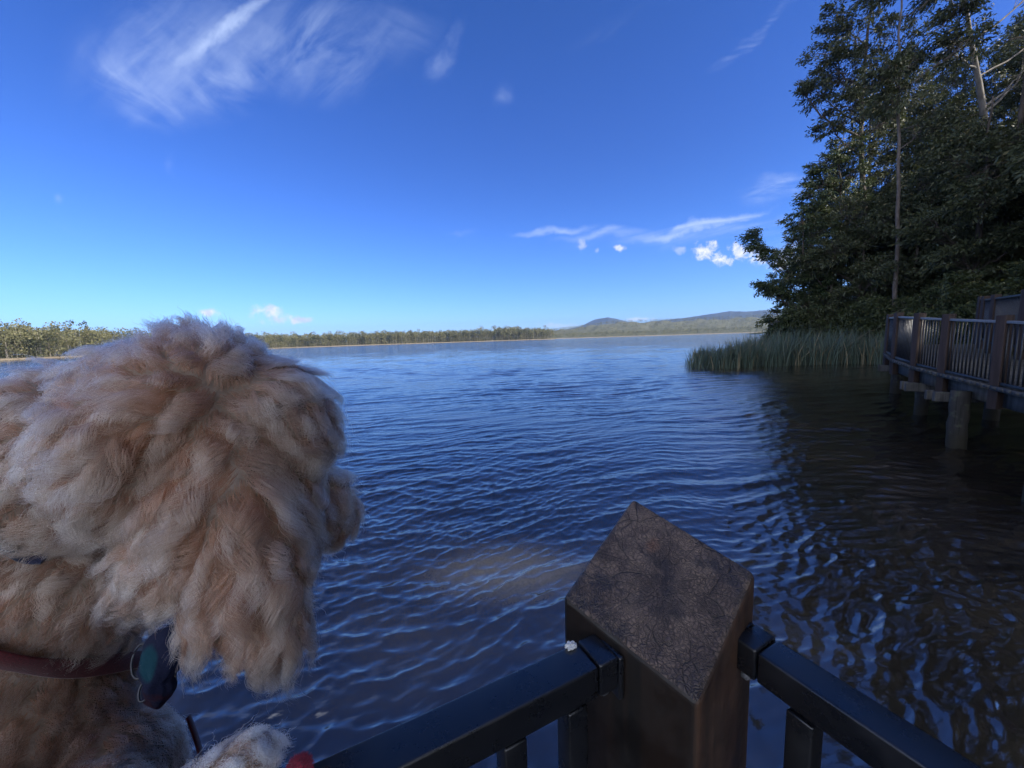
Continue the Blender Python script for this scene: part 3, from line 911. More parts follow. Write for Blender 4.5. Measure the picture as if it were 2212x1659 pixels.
M_post = mat_wood('stained_timber', (.028, .019, .017), (.050, .034, .029), 1.0)
M_deckw = mat_wood('weathered_deck_timber', (.040, .039, .038), (.085, .082, .08), .6, .85, .3)
M_pile = mat_wood('weathered_pile_timber', (.015, .0145, .014), (.036, .034, .032), .35, .9, .35)
_t = NT(M_pile.node_tree); _b = [n for n in _t.n if n.type == 'BSDF_PRINCIPLED'][0]
_z = _t.xyz(_t.node('ShaderNodeNewGeometry').outputs['Position'])[2]
_w = _t.noise(_t.node('ShaderNodeTexCoord').outputs['Object'], 6, 5, .65)
_c = _b.inputs['Base Color'].links[0].from_socket
_t.put(_b.inputs['Base Color'], _t.mix(_t.ramp(_t.math('ADD', _z, _t.math('MULTIPLY', _w, .35)), .62, .30), _c, (.022, .020, .014)))


def mat_black(name='black_paint', base=(.009, .010, .013), rough=.27):
    m, t, out = new_mat(name)
    o = t.node('ShaderNodeTexCoord').outputs['Object']
    n = t.noise(o, 420, 3, .6); n2 = t.noise(o, 25, 5, .65)
    dust = t.ramp(t.noise(o, 1400, 2, .7), .70, .80)
    col = t.mix(t.math('MULTIPLY', dust, .35), base, (.10, .10, .10))
    col = t.mix(t.math('MULTIPLY', t.ramp(n2, .5, .8), .3), col, (.03, .03, .035))
    pbr(t, out, col, t.ramp(n2, .3, .7, rough - .06, rough + .14), t.bump(n, .08, .0006), spec=.75, IOR=1.5)
    return m


M_black = mat_black()
M_rail_far = mat_black('dark_painted_bars', (.007, .0075, .010), .5)


def mat_plain(name, col, rough=.6, n=60, var=.25, bump=.1, **kw):
    m, t, out = new_mat(name)
    o = t.node('ShaderNodeTexCoord').outputs['Object']
    q = t.noise(o, n, 5, .6)
    c = t.mix(t.ramp(q, .3, .7), tuple(v * (1 - var) for v in col), tuple(min(1, v * (1 + var)) for v in col))
    pbr(t, out, c, rough, t.bump(q, bump, .2 / n), **kw)
    return m


M_rail_top = mat_plain('grey_rail_cap', (.13, .135, .15), .45)

bw = empty('boardwalk', (0, 0, 0), 'raised timber boardwalk with brown posts and dark bars over the shaded water', 'boardwalk')
# near-side posts: photo column / top / deck line / depth
meas = [(2155, 681.5, 830, 6.46), (2038.6, 679, 803, 7.7), (1978, 677, 788, 8.6), (1934, 676, 773, 9.85), (1917, 680, 761, 11.8)]
PO = []
for px, yt, yb, d in meas:
    b = at(px, yb, d); tp_ = at(px, yt, d)
    PO.append((np.array([b[0], b[1], b[2]]), tp_[2] - b[2]))
b0, b1 = PO[0][0], PO[1][0]
step = b0 - b1
PO = [(b0 + step * 2, PO[0][1]), (b0 + step, PO[0][1])] + PO
dlast = PO[-1][0] - PO[-3][0]; dlast = dlast / np.linalg.norm(dlast)
PO.append((PO[-1][0] + np.array([1.35, 1.35, .06]), 1.12)); PO.append((PO[-1][0] + np.array([1.5, 1.35, .07]), 1.12))
# far side, about 2 m across the walk
FO = []
for i, (p, h) in enumerate(PO):
    q = PO[min(i + 1, len(PO) - 1)][0] - PO[max(i - 1, 0)][0]; q = q[:2] / np.linalg.norm(q[:2])
    w = 2.0
    FO.append((p + np.array([q[1] * w, -q[0] * w, .12 + .02 * i]), h + .16))
PW = .14


def fence_run(posts, low, inner, drop):
    for i, (p, h) in enumerate(posts):
        g = Geo()
        nx = posts[min(i + 1, len(posts) - 1)][0] - posts[max(i - 1, 0)][0]
        a = math.atan2(nx[1], nx[0]) + .35
        ax = np.array([[math.cos(a), math.sin(a), 0], [-math.sin(a), math.cos(a), 0], [0, 0, 1]])
        L = h + drop
        g.box((0, 0, h / 2 - drop / 2), (PW, PW, L), ax)
        me = bevel_mesh(g.mesh('post'), .008)
        o = link('post', me, bw, M_post); o.location = p
    for i in range(len(posts) - 1):
        a, ha = posts[i]; b, hb = posts[i + 1]
        d = b - a; L = np.linalg.norm(d); u = d / L
        a2 = a + u * PW * .5; b2 = b - u * PW * .5
        za = np.array([0, 0, ha - .11]); zb = np.array([0, 0, hb - .11])
        g = Geo(); g.bar(a2 + [0, 0, .02], b2 + [0, 0, .02], .06, .05)
        pan = link('railing_panel', g.mesh('railing_panel'), bw, M_rail_far)
        g = Geo(); g.bar(a2 + za, b2 + zb, .065, .045)
        link('top_rail', bevel_mesh(g.mesh('top_rail'), .006), pan, M_rail_top if inner else M_rail_far)
        nb = max(4, int(round(L / .1)))
        bars = Geo()
        for k_ in range(1, nb):
            f = k_ / nb
            p = a + d * f; h = ha + (hb - ha) * f
            gg = Geo(); gg.bar(p + [0, 0, .045], p + [0, 0, h - .14], .019, .019, up=(u[0], u[1], 0))
            if inner and 1 <= i <= 5:
                link('baluster', gg.mesh('baluster'), pan, M_rail_far)
            else:
                bars.add(np.vstack(gg.V), gg.F4[0])
        if bars.n:
            link('balusters', bars.mesh('balusters'), pan, M_rail_far)


fence_run(PO, 0, True, .42)
fence_run(FO, 0, False, .3)
g = Geo()
for i in range(len(PO) - 1):
    a, b = PO[i][0], PO[i + 1][0]; c, d = FO[i][0], FO[i + 1][0]
    n = max(6, int(np.linalg.norm(b - a) / .15))
    for k_ in range(n):
        f = (k_ + .5) / n
        p = a + (b - a) * f + [0, 0, -.05]; q = c + (d - c) * f; q[2] = p[2]
        e = (p - q) / np.linalg.norm(p - q)
        g.bar(p + e * .10, q - e * .1, .135 * np.linalg.norm(b - a) / (n * .15), .045)
link('deck', g.mesh('deck'), bw, M_deckw)
g = Geo(); g2 = Geo()
for i in range(len(PO) - 1):
    for O, sgn in ((PO, -1), (FO, 1)):
        a, b = O[i][0], O[i + 1][0]
        u = (b - a) / np.linalg.norm(b - a); s_ = np.array([u[1], -u[0], 0]) * sgn
        za = PO[i][0][2]; zb = PO[i + 1][0][2]
        a = np.array([a[0], a[1], za]); b = np.array([b[0], b[1], zb])
        g.bar(a - s_ * .09 + u * .05 + [0, 0, -.245], b - s_ * .09 - u * .05 + [0, 0, -.245], .07, .26)
        g2.bar(a + s_ * .075 + [0, 0, -.055], b + s_ * .075 + [0, 0, -.055], .045, .07)
link('bearer', g.mesh('bearer'), bw, M_deckw)
link('edge_board', g2.mesh('edge_board'), bw, M_deckw)


def pile(x, y, top, r, head=True, ang=0.0):
    g = Geo(); z = np.linspace(-1.0, top, 14)
    rr = r * (1 + rng.normal(0, .012, 14))
    g.tube(np.stack([np.full(14, x) + rng.normal(0, .006, 14), np.full(14, y) + rng.normal(0, .006, 14), z], 1), rr, 18)
    link('pile', g.mesh('pile', True), bw, M_pile)


for i in (1, 3, 4, 6):
    pa, pb = PO[i][0], FO[i][0]
    e = (pb - pa); e[2] = 0; e /= np.linalg.norm(e)
    zt = pa[2] - .385
    g = Geo()
    a = pa - e * .18; b = pb + e * .2
    for s_ in (-.13, .13):
        n_ = np.array([-e[1], e[0], 0]) * s_
        g.bar(np.array([a[0], a[1], zt - .1]) + n_, np.array([b[0], b[1], zt - .1]) + n_, .09, .19)
    link('headstock', bevel_mesh(g.mesh('headstock'), .008), bw, M_deckw)
for px, y, r in [(2064, 967, .135), (1988, 896, .13), (1934, 849, .15), (2250, 1090, .155)]:
    d = ray(px, y); p = CAMP + d * (-CAM_H / d[2])
    j = int(np.argmin([abs(q[0][1] - p[1]) for q in PO])); pile(p[0], p[1], PO[j][0][2] - .30, r)
    e = FO[j][0] - PO[j][0]; e /= np.linalg.norm(e); pile(p[0] + e[0] * 1.2, p[1] + e[1] * 1.2, PO[j][0][2] - .30, r)

# ------------------------------------------------------------------ corner post and rails in front of the camera
PC = np.array([.1554, .3993]); PTH = math.radians(42.3)


def mat_post_top():
    m, t, out = new_mat('weathered_post_timber')
    tcn = t.node('ShaderNodeTexCoord'); o = tcn.outputs['Object']
    x, y, z = t.xyz(o)
    g_ = t.node('ShaderNodeNewGeometry')
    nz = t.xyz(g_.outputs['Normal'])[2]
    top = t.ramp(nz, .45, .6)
    wn = t.noise(t.vec(x, y, 0), 28, 4, .6, 0, out=1)
    w = t.node('ShaderNodeVectorMath', operation='MULTIPLY_ADD'); t.l.new(wn, w.inputs[0]); w.inputs[1].default_value = (.02,) * 3; t.l.new(t.vec(x, y, 0), w.inputs[2])
    wx, wy, _ = t.xyz(w.outputs[0])
    rad = t.math('SQRT', t.math('ADD', t.math('MULTIPLY', wx, wx), t.math('MULTIPLY', wy, wy)))
    ang = t.math('ARCTAN2', wy, wx)
    # small square checks in the end grain: cells in polar space, long radial splits, and fine crazing
    c1 = t.voronoi(t.vec(t.math('MULTIPLY', ang, 7.0), t.math('MULTIPLY', rad, 190.0), 0), 1.5, 'DISTANCE_TO_EDGE')
    c2 = t.voronoi(w.outputs[0], 230, 'DISTANCE_TO_EDGE')
    c3 = t.voronoi(t.vec(t.math('MULTIPLY', ang, 2.2), t.math('MULTIPLY', rad, 13.0), 0), 1.5, 'DISTANCE_TO_EDGE')
    fade = t.ramp(t.noise(o, 22, 4, .6), .38, .62)
    k1 = t.math('MULTIPLY', t.ramp(c1, .15, .0), t.math('ADD', t.math('MULTIPLY', fade, .8), .1))
    k2 = t.math('MULTIPLY', t.ramp(c2, .15, .0), t.math('SUBTRACT', 1.0, t.math('MULTIPLY', fade, .5)))
    k3 = t.ramp(c3, .030, .0)
    crack = t.math('MAXIMUM', t.math('MAXIMUM', t.math('MULTIPLY', k1, .85), t.math('MULTIPLY', k2, .65)), t.math('MULTIPLY', k3, .9))
    rings = t.noise(t.vec(0, 0, t.math('MULTIPLY', rad, 160)), 1.0, 3, .6)
    n1 = t.noise(o, 24, 6, .68); n2 = t.noise(o, 70, 5, .65); n3 = t.noise(o, 13, 4, .6)
    col = t.mix(t.ramp(n1, .36, .62), (.085, .058, .046), (.215, .150, .110))
    col = t.mix(t.math('MULTIPLY', t.ramp(n3, .46, .58), .9), col, (.050, .038, .036))
    col = t.mix(t.math('MULTIPLY', t.ramp(n2, .52, .72), .5), col, (.28, .195, .13))
    col = t.mix(t.math('MULTIPLY', t.ramp(rings, .5, .7), .3), col, (.05, .036, .03))
    rx = t.math('DIVIDE', t.math('SUBTRACT', x, .030), .014); ry = t.math('DIVIDE', t.math('SUBTRACT', y, .022), .010)
    rb = t.ramp(t.math('ADD', t.math('ADD', t.math('MULTIPLY', rx, rx), t.math('MULTIPLY', ry, ry)), t.math('MULTIPLY', n2, 1.0)), 1.5, .3)
    col = t.mix(t.math('MULTIPLY', rb, .6), col, (.26, .12, .06))
    col = t.mix(t.math('MULTIPLY', crack, .9), col, (.012, .010, .009))
    # sides: stained sawn timber
    sg = t.noise(t.mapping(o, scale=(60, 60, 3)), 1.0, 6, .65)
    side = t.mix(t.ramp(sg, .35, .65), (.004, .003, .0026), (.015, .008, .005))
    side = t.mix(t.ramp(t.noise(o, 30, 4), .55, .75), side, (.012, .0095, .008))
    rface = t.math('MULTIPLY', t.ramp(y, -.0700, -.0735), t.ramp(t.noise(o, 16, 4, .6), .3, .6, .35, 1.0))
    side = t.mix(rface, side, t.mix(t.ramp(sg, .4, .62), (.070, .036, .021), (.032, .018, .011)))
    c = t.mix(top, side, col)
    hgt = t.math('SUBTRACT', t.math('MULTIPLY', n2, .5), t.math('MULTIPLY', crack, 1.3))
    hgt = t.math('ADD', t.math('MULTIPLY', hgt, top), t.math('MULTIPLY', sg, .25))
    pbr(t, out, c, t.ramp(n3, .4, .6, .66, .46), t.bump(hgt, .7, .0022), spec=.5)
    return m


def build_corner_post():
    c, s = math.cos(PTH), math.sin(PTH); w = .075
    tops = {(-1, -1): -.3135, (1, -1): -.262, (1, 1): -.2195, (-1, 1): -.2905}
    bm = bmesh.new()
    vt = {}; vb = {}
    for k_, z in tops.items():
        vt[k_] = bm.verts.new((k_[0] * w, k_[1] * w, z)); vb[k_] = bm.verts.new((k_[0] * w, k_[1] * w, -2.3 - .8))
    order = [(-1, -1), (1, -1), (1, 1), (-1, 1)]
    bm.faces.new([vt[k_] for k_ in order]); bm.faces.new([vb[k_] for k_ in reversed(order)])
    for i in range(4):
        a, b = order[i], order[(i + 1) % 4]
        bm.faces.new([vb[a], vb[b], vt[b], vt[a]])
    bmesh.ops.recalc_face_normals(bm, faces=bm.faces)
    bmesh.ops.bevel(bm, geom=list(bm.edges), offset=.0062, segments=4, affect='EDGES', profile=.5)
    # slightly worn, uneven edges
    me = bpy.data.meshes.new('corner_post'); bm.to_mesh(me); bm.free()
    o = link('corner_post', me, None, mat_post_top())
    o.location = (PC[0], PC[1], CAM_H); o.rotation_euler = (0, 0, PTH)
    tag(o, 'square timber corner post with a cracked sloping top between the two black rails', 'post')


build_corner_post()
M_drop = mat_plain('dried_dropping', (.62, .62, .60), .8, 900, .3, .6)
HR = -.312                                    # rail top relative to the eye


def near_rail(start, ang, length, label, gap, first, extra=False):
    root = empty('black_railing', (start[0], start[1], CAM_H + HR), label, 'railing', None, ang)
    # local x runs away from the post
    W_, Hh = .035, .032
    g = Geo(); g.box((length / 2 + .0135, 0, -Hh / 2), (length - .027, W_, Hh))
    link('top_rail', bevel_mesh(g.mesh('top_rail'), .0028, 3), root, M_black)
    g = Geo(); g.box((.0145, 0, -Hh / 2 + .0005), (.022, W_ + .0014, Hh + .0014)); link('rail_sleeve', bevel_mesh(g.mesh('rail_sleeve'), .0026, 3), root, M_black)
    g = Geo(); g.box((.000, 0, -.023), (.006, W_ + .004, .046)); link('mounting_plate', bevel_mesh(g.mesh('mounting_plate'), .0022, 3), root, M_black)
    g = Geo(); g.tube([(.004, 0, -.047), (.010, 0, -.047), (.0125, 0, -.047)], [.0055, .0055, .003], 8); link('bolt', g.mesh('bolt', True), root, M_rail_top)
    g = Geo(); g.box((length / 2, 0, -1.0), (length, W_, Hh)); link('bottom_rail', bevel_mesh(g.mesh('bottom_rail'), .0028, 2), root, M_black)
    x = first
    while x < length:
        g = Geo(); g.box((x, 0, -.5 - Hh / 2 + .01), (.022, .022, .98 - Hh - .02)); link('baluster', bevel_mesh(g.mesh('baluster'), .002, 2), root, M_black)
        x += gap
    return root


rl = near_rail((.0905, .3590), math.radians(180 + 26.2), 1.15, 'black painted metal railing running left from the corner post, speck of white on it', .067, .046)
near_rail((.2345, .3745), math.radians(-62), 1.15, 'black painted metal railing running right from the corner post', .067, .062)
# dried dropping on the left rail
bm = bmesh.new(); bmesh.ops.create_icosphere(bm, subdivisions=3, radius=1)
for v in bm.verts:
    k_ = 1 + .35 * math.sin(v.co.x * 5 + 1) * math.sin(v.co.y * 7)
    v.co = Vector((v.co.x * .0058 * k_, v.co.y * .0044 * k_, max(v.co.z, -.3) * .0030 * k_))
me = bpy.data.meshes.new('bird_dropping'); bm.to_mesh(me); bm.free()
d = link('bird_dropping', me, rl, M_drop); d.location = (.036, -.0155, .0014)

# the deck under the camera
g = Geo()
for i in range(16):
    a = math.radians(26.2); u = np.array([math.cos(a), math.sin(a), 0]); n_ = np.array([-u[1], u[0], 0])
    c_ = np.array([.09, .33, CAM_H - 1.42]) - n_ * (.05 + i * .145)
    g.bar(c_ - u * 2.4, c_ + u * .16, .138, .04)
o = link('deck', g.mesh('deck'), None, M_deckw); tag(o, 'timber platform deck inside the black railing', 'deck', kind='structure')
# ------------------------------------------------------------------ the dog: one continuous body, then fur, straps and pouch
from mathutils.bvhtree import BVHTree
from mathutils.kdtree import KDTree


def P3(px, py, d):
    return at(px, py, d)


def ellip(c, r, ax, nu=20, nv=12):
    u = np.linspace(0, PI, nv)[:, None]; v = (np.arange(nu) * 2 * PI / nu)[None, :]
    s = np.stack([np.sin(u) * np.cos(v), np.sin(u) * np.sin(v), np.cos(u) * np.ones_like(v)], -1).reshape(-1, 3)
    V = (s * np.asarray(r)) @ np.asarray(ax) + np.asarray(c)
    return V, grid_faces(nv, nu, True)


AX = np.stack([RT, fw, UP])                   # body axes for the ellipsoids: right, away, up
dog_geo = Geo()


def blob(px, py, d, rx, ry, rd):
    """ellipsoid: radii in photo px across / up and metres in depth"""
    V, F = ellip(P3(px, py, d), (rx * d / FPX, rd, ry * d / FPX), AX)
    dog_geo.add(V, F)


def seg(a, b, ra, rb, n=10):
    a = np.asarray(a, float); b = np.asarray(b, float)
    for i in range(n + 1):
        f = i / n; r = ra + (rb - ra) * f
        V, F = ellip(a + (b - a) * f, (r, r, r), np.eye(3), 14, 9)
        dog_geo.add(V, F)


blob(430, 895, .440, 175, 172, .085)
blob(330, 890, .445, 130, 140, .075)          # skull
blob(560, 985, .445, 105, 150, .080)          # far brow / cheek
blob(330, 965, .425, 170, 165, .085)          # back of the head
blob(180, 1000, .445, 165, 165, .085)         # nape
blob(150, 925, .450, 120, 120, .075)
blob(600, 890, .450, 100, 105, .06)
blob(655, 930, .450, 60, 90, .05)
blob(30, 1150, .470, 170, 170, .095)
blob(110, 1000, .457, 115, 120, .08)          # neck into the withers
blob(-140, 1200, .50, 220, 230, .11)
blob(480, 1110, .395, 140, 150, .045)         # near ear root
blob(545, 1235, .385, 105, 130, .038)         # ear leather hanging down
blob(585, 1350, .385, 78, 78, .028)
blob(500, 1315, .385, 80, 70, .028)
blob(400, 1200, .395, 110, 80, .04)
blob(320, 1255, .400, 55, 40, .028)
blob(610, 1120, .43, 70, 150, .06)
blob(690, 1090, .500, 62, 75, .055)           # muzzle pointing away over the lake
blob(722, 1110, .545, 48, 60, .045)
# throat, chest and trunk (upright, forepaws on the rail)
blob(150, 1270, .470, 170, 130, .085)
blob(30, 1400, .470, 200, 170, .10)
blob(60, 1600, .460, 220, 190, .10)
blob(220, 1720, .44, 140, 160, .075)
chest = P3(20, 1780, .46)
hips = chest + np.array([-.16, -.05, -.42])
seg(chest, hips, .105, .115, 10)
RA_ = math.radians(26.2)
urail = np.array([math.cos(RA_), math.sin(RA_), 0])
rail_top = np.array([.0905, .3590, CAM_H + HR]) - urail * .288
paw = rail_top + np.array([0, 0, .016])
shoulder = P3(215, 1720, .42)
elbow = rail_top + np.array([-.16, .0, -.075])
seg(shoulder, elbow, .045, .030, 8); seg(elbow, paw + np.array([-.03, .01, .004]), .028, .018, 8)
paw2 = rail_top - urail * .16 + np.array([0, 0, .016])
seg(P3(-60, 1760, .45), paw2 + np.array([-.05, .05, -.05]), .045, .03, 6); seg(paw2 + np.array([-.05, .05, -.05]), paw2, .028, .02, 6)
for s_ in (-1, 1):                            # hind legs: thigh, stifle, hock, foot
    h0 = hips + np.array([.02, s_ * .085, -.03]); st_ = h0 + np.array([.11, 0, -.17]); hk = st_ + np.array([-.13, 0, -.14]); ft = np.array([hk[0] + .02, hk[1], CAM_H - 1.385])
    seg(h0, st_, .075, .045, 6); seg(st_, hk, .042, .025, 6); seg(hk, ft, .024, .022, 6); seg(ft, ft + np.array([.06, 0, -.005]), .024, .022, 4)
seg(hips + [-.08, 0, .02], hips + [-.2, 0, .16], .03, .02, 6)
tmp = bpy.data.objects.new('tmp_dog', dog_geo.mesh('tmp_dog')); COL.objects.link(tmp)
md = tmp.modifiers.new('r', 'REMESH'); md.mode = 'VOXEL'; md.voxel_size = .007; md.use_smooth_shade = True
ms = tmp.modifiers.new('s', 'SMOOTH'); ms.factor = .5; ms.iterations = 8
dg = bpy.context.evaluated_depsgraph_get()
body_me = bpy.data.meshes.new_from_object(tmp.evaluated_get(dg))
bpy.data.objects.remove(tmp)
body_me.name = 'dog'

m, t, out = new_mat('dog_undercoat')
o = t.node('ShaderNodeTexCoord').outputs['Object']
n = t.noise(o, 60, 5, .65)
pbr(t, out, t.mix(t.ramp(n, .35, .65), (.20, .15, .115), (.30, .235, .19)), .9, t.bump(n, .5, .006), spec=.1)
dog = link('dog', body_me, None, m)
tag(dog, 'fluffy curly cream dog in a red harness looking out over the lake', 'dog')
for p in body_me.polygons:
    p.use_smooth = True

# --- surface samples
nv = len(body_me.vertices)
VC = np.empty(nv * 3, np.float32); body_me.vertices.foreach_get('co', VC); VC = VC.reshape(-1, 3).astype(float)
body_me.calc_loop_triangles()
TI = np.empty(len(body_me.loop_triangles) * 3, np.int32); body_me.loop_triangles.foreach_get('vertices', TI); TI = TI.reshape(-1, 3)
A_, B_, C_ = VC[TI[:, 0]], VC[TI[:, 1]], VC[TI[:, 2]]
NN = np.cross(B_ - A_, C_ - A_); AR = np.linalg.norm(NN, axis=1) / 2; NN /= (AR[:, None] * 2 + 1e-12)
cen = (A_ + B_ + C_) / 3
rel = cen - CAMP
zz = rel @ fw
PXX = 1106 + FPX * (rel @ RT) / np.maximum(zz, .05); PYY = 829.5 - FPX * (rel @ UP) / np.maximum(zz, .05)
face = -(NN * (rel / np.linalg.norm(rel, axis=1, keepdims=True))).sum(1)
g_ = np.random.default_rng(77)

# combing directions read off the photograph: column, row, dx, dy, length (m)
CTL = np.array([
    (300, 760, -.8, -.5, .029), (380, 710, -.45, -1, .029), (450, 700, -.1, -1, .029), (500, 720, .3, -1, .029), (560, 770, .8, -.6, .029), (620, 790, 1, -.2, .045),
    (680, 850, 1, .2, .045), (705, 920, .8, .7, .045), (250, 820, -1, -.15, .055), (150, 860, -1, 0, .055), (80, 920, -1, .2, .038), (20, 990, -.9, .5, .034),
    (330, 880, -.95, .3, .060), (250, 950, -.7, .8, .060), (400, 940, -.6, .8, .055), (480, 960, .1, 1, .055), (530, 930, .7, .8, .050), (600, 930, .7, .9, .055), (650, 990, .4, 1, .055),
    (430, 860, -.5, .5, .05), (470, 830, .3, -.4, .045), (520, 860, .9, .1, .05),
    (450, 1080, -.4, 1, .065), (350, 1100, -.9, .8, .065), (300, 1180, -1, .8, .060), (550, 1100, 0, 1, .070), (620, 1100, .12, 1, .070), (680, 1050, .1, 1, .060),
    (250, 1250, -.7, 1, .050), (330, 1270, -.45, 1, .055), (430, 1300, .0, 1, .060), (500, 1330, .15, 1, .060), (600, 1300, 0, 1, .065), (650, 1200, .08, 1, .065), (650, 1330, -.05, 1, .055),
    (580, 1390, 0, 1, .045), (450, 1380, .5, .8, .050), (740, 1020, .9, .1, .032), (760, 1100, .4, 1, .032), (720, 1150, 0, 1, .036), (700, 1040, .3, .5, .03),
    (100, 1040, -.95, .35, .050), (50, 1150, -.8, .6, .045), (140, 1130, -.7, .8, .045), (100, 1350, -.4, 1, .030), (100, 1550, -.5, .9, .028), (300, 1600, .2, 1, .028), (380, 1600, .9, .1, .026),
    (200, 1750, -.2, 1, .030), (520, 1680, .8, -.3, .016), (0, 1750, -.3, 1, .03), (-150, 1300, -.7, .7, .04)])


def flow(px, py, nrm):
    d2 = ((px[:, None] - CTL[None, :, 0]) ** 2 + (py[:, None] - CTL[None, :, 1]) ** 2) / 55.0 ** 2
    w = 1 / (d2 + .15) ** 2
    w /= w.sum(1, keepdims=True)
    dx = w @ CTL[:, 2]; dy = w @ CTL[:, 3]; L = w @ CTL[:, 4]
    ln = np.hypot(dx, dy) + 1e-6; k = np.clip(ln, .25, 1) / ln
    F = RT * (dx * k)[:, None] - UP * (dy * k)[:, None]
    T = F - nrm * (F * nrm).sum(1, keepdims=True)
    return T, L


def sample(n, wgt):
    p = AR * wgt; p = p / p.sum()
    i = g_.choice(len(p), n, p=p)
    r1 = np.sqrt(g_.uniform(0, 1, n))[:, None]; r2 = g_.uniform(0, 1, n)[:, None]
    X = A_[i] * (1 - r1) + B_[i] * r1 * (1 - r2) + C_[i] * r1 * r2
    return X, NN[i], i


inframe = (PYY < 1800) & (PXX > -140) & (zz > .1)
head = inframe & ((PYY < 1260) | (PXX > 230)) & (PYY < 1520)
vis = face > -.45
WGT = np.where(head & vis, 1.0, np.where(inframe & vis, .62, np.where(PYY < 1800, .16, .07)))
WGT = WGT * np.where(np.linalg.norm(cen - paw, axis=1) < .07, 5.0, 1.0)
NG, NS_, K = 2600, 160000, 18
GX, GN, GI = sample(NG, np.where(head, 1.1, np.where(inframe, 1.5, .4)))
# spread the locks out
for it in range(2):
    kd = KDTree(NG)
    for j, p in enumerate(GX): kd.insert(p, j)
    kd.balance()
    keep = np.ones(NG, bool)
    for j, p in enumerate(GX):
        if keep[j]:
            for (_, q, dist) in kd.find_range(p, .0070):
                if q != j: keep[q] = False
    GX, GN, GI = GX[keep], GN[keep], GI[keep]; NG = len(GX)
gp, gy = PXX[GI], PYY[GI]
GT, GL = flow(gp, gy, GN)
GL = GL * g_.uniform(.75, 1.3, NG)
body_part = ~head[GI]
side = np.cross(GT, GN); side /= np.linalg.norm(side, axis=1, keepdims=True) + 1e-9
tt = np.linspace(0, 1, K)
ds = GL / (K - 1)
pos = GX.copy(); rel_g = np.zeros((NG, K, 3))
dirn = GT * .75 + GN * .8; dirn /= np.linalg.norm(dirn, axis=1, keepdims=True)
ph = g_.uniform(0, 2 * PI, NG); fr = g_.uniform(1.1, 2.0, NG) * np.where(body_part, 1.6, 1.0)
amp = g_.uniform(.55, 1.6, NG) * np.where(body_part, .9, 1.0)
bend = g_.normal(0, 1.15, NG)
hand = np.where(g_.uniform(0, 1, NG) < .5, -1.0, 1.0)
topf = np.clip((800 - gy) / 90, 0, 1)          # tufts on top stand up, the rest falls
for k_ in range(1, K):
    f = tt[k_]
    lift = np.where(topf > 0, .30 + .3 * topf, .42 * (1 - f) ** 1.5 - .10 * f)
    q = GT * 1.0 + GN * lift[:, None] + np.array([0, 0, -1.0]) * (.25 * f * (1 - topf))[:, None]
    sw = np.sin(2 * PI * fr * f * 1.25 + ph)
    cw = np.cos(2 * PI * fr * f * 1.25 + ph)
    a_ = amp * (.35 + f) * 1.15
    a_ = a_ * (1 - .55 * topf)
    q = q + side * (sw * a_ * hand * 1.15 + bend * (f - .25) * (1 - .5 * topf))[:, None] + GN * (cw * a_ * .55)[:, None]
    q /= np.linalg.norm(q, axis=1, keepdims=True)
    dirn = dirn * .30 + q * .70; dirn /= np.linalg.norm(dirn, axis=1, keepdims=True)
    pos = pos + dirn * ds[:, None]
    rel_g[:, k_] = pos - GX
# strands
SX, SN, SI = sample(NS_, WGT)
kd = KDTree(NG)
for j, p in enumerate(GX): kd.insert(p, j)
kd.balance()
near = np.array([kd.find(p)[1] for p in SX])
off = SX - GX[near]
ofl = np.linalg.norm(off, axis=1)
ok = (ofl < .03) & ((SN * GN[near]).sum(1) > -.2)
SX, SN, SI, near, off, ofl = SX[ok], SN[ok], SI[ok], near[ok], off[ok], ofl[ok]
n_ = len(SX)
ls = g_.uniform(.62, 1.06, n_) * np.where(g_.uniform(0, 1, n_) < .12, g_.uniform(.4, .8, n_), 1)
cl = g_.uniform(.35, .82, n_)
stray = g_.uniform(0, 1, n_) < .08
cl = np.where(stray, .1, cl)
frz = g_.normal(0, 1, (n_, 3)); frz2 = g_.normal(0, 1, (n_, 3))
PTS = SX[:, None] + rel_g[near] * ls[:, None, None]
ct = cl[:, None] * (tt[None] ** .8)
PTS -= off[:, None] * ct[..., None]
fa = np.where(stray, .0050, .0014)
PTS += (frz[:, None] * (tt ** 1.4)[None, :, None] + frz2[:, None] * (np.sin(tt * 5))[None, :, None] * .35) * fa[:, None, None]
PTS += SN[:, None] * (tt * (1 - tt) * 4)[None, :, None] * (.0015 * g_.uniform(0, 1, n_))[:, None, None]
cur = bpy.data.hair_curves.new('fur')
cur.add_curves([K] * n_)
cur.attributes['position'].data.foreach_set('vector', PTS.astype(np.float32).ravel())
rad = cur.attributes.get('radius') or cur.attributes.new('radius', 'FLOAT', 'POINT')
base_r = g_.uniform(.00011, .00019, n_)
rad.data.foreach_set('value', (base_r[:, None] * (1 - .72 * tt ** 2)[None]).astype(np.float32).ravel())
# lock colour: cream to ginger, each strand a little off its lock
lock = g_.uniform(0, 1, NG)
zone = .5 + .5 * np.sin(gp * .011 + 1.2 * np.sin(gy * .009))
lock = np.clip(.55 * lock + .45 * zone, 0, 1)
mz = np.exp(-(((gp - 740) / 60) ** 2 + ((gy - 1110) / 90) ** 2)); lock = np.clip(lock - .35 * mz, 0, 1)
pawm = (np.linalg.norm(GX - paw, axis=1) < .095)
tint = np.clip(lock[near] + g_.normal(0, .10, n_), 0, 1)
ca = np.array([.17, .088, .056]); cb = np.array([.62, .49, .40])
colr = ca + (cb - ca) * tint[:, None]
colr = colr * np.where((gy > 1280) & (gp < 330), .34, 1.0)[near][:, None]  # lower-left coat darkened: shade below the head put into the fur colour
colr = np.where(pawm[near][:, None], np.array([.90, .90, .90]), colr)
at_ = cur.attributes.new('tint', 'FLOAT_COLOR', 'CURVE')
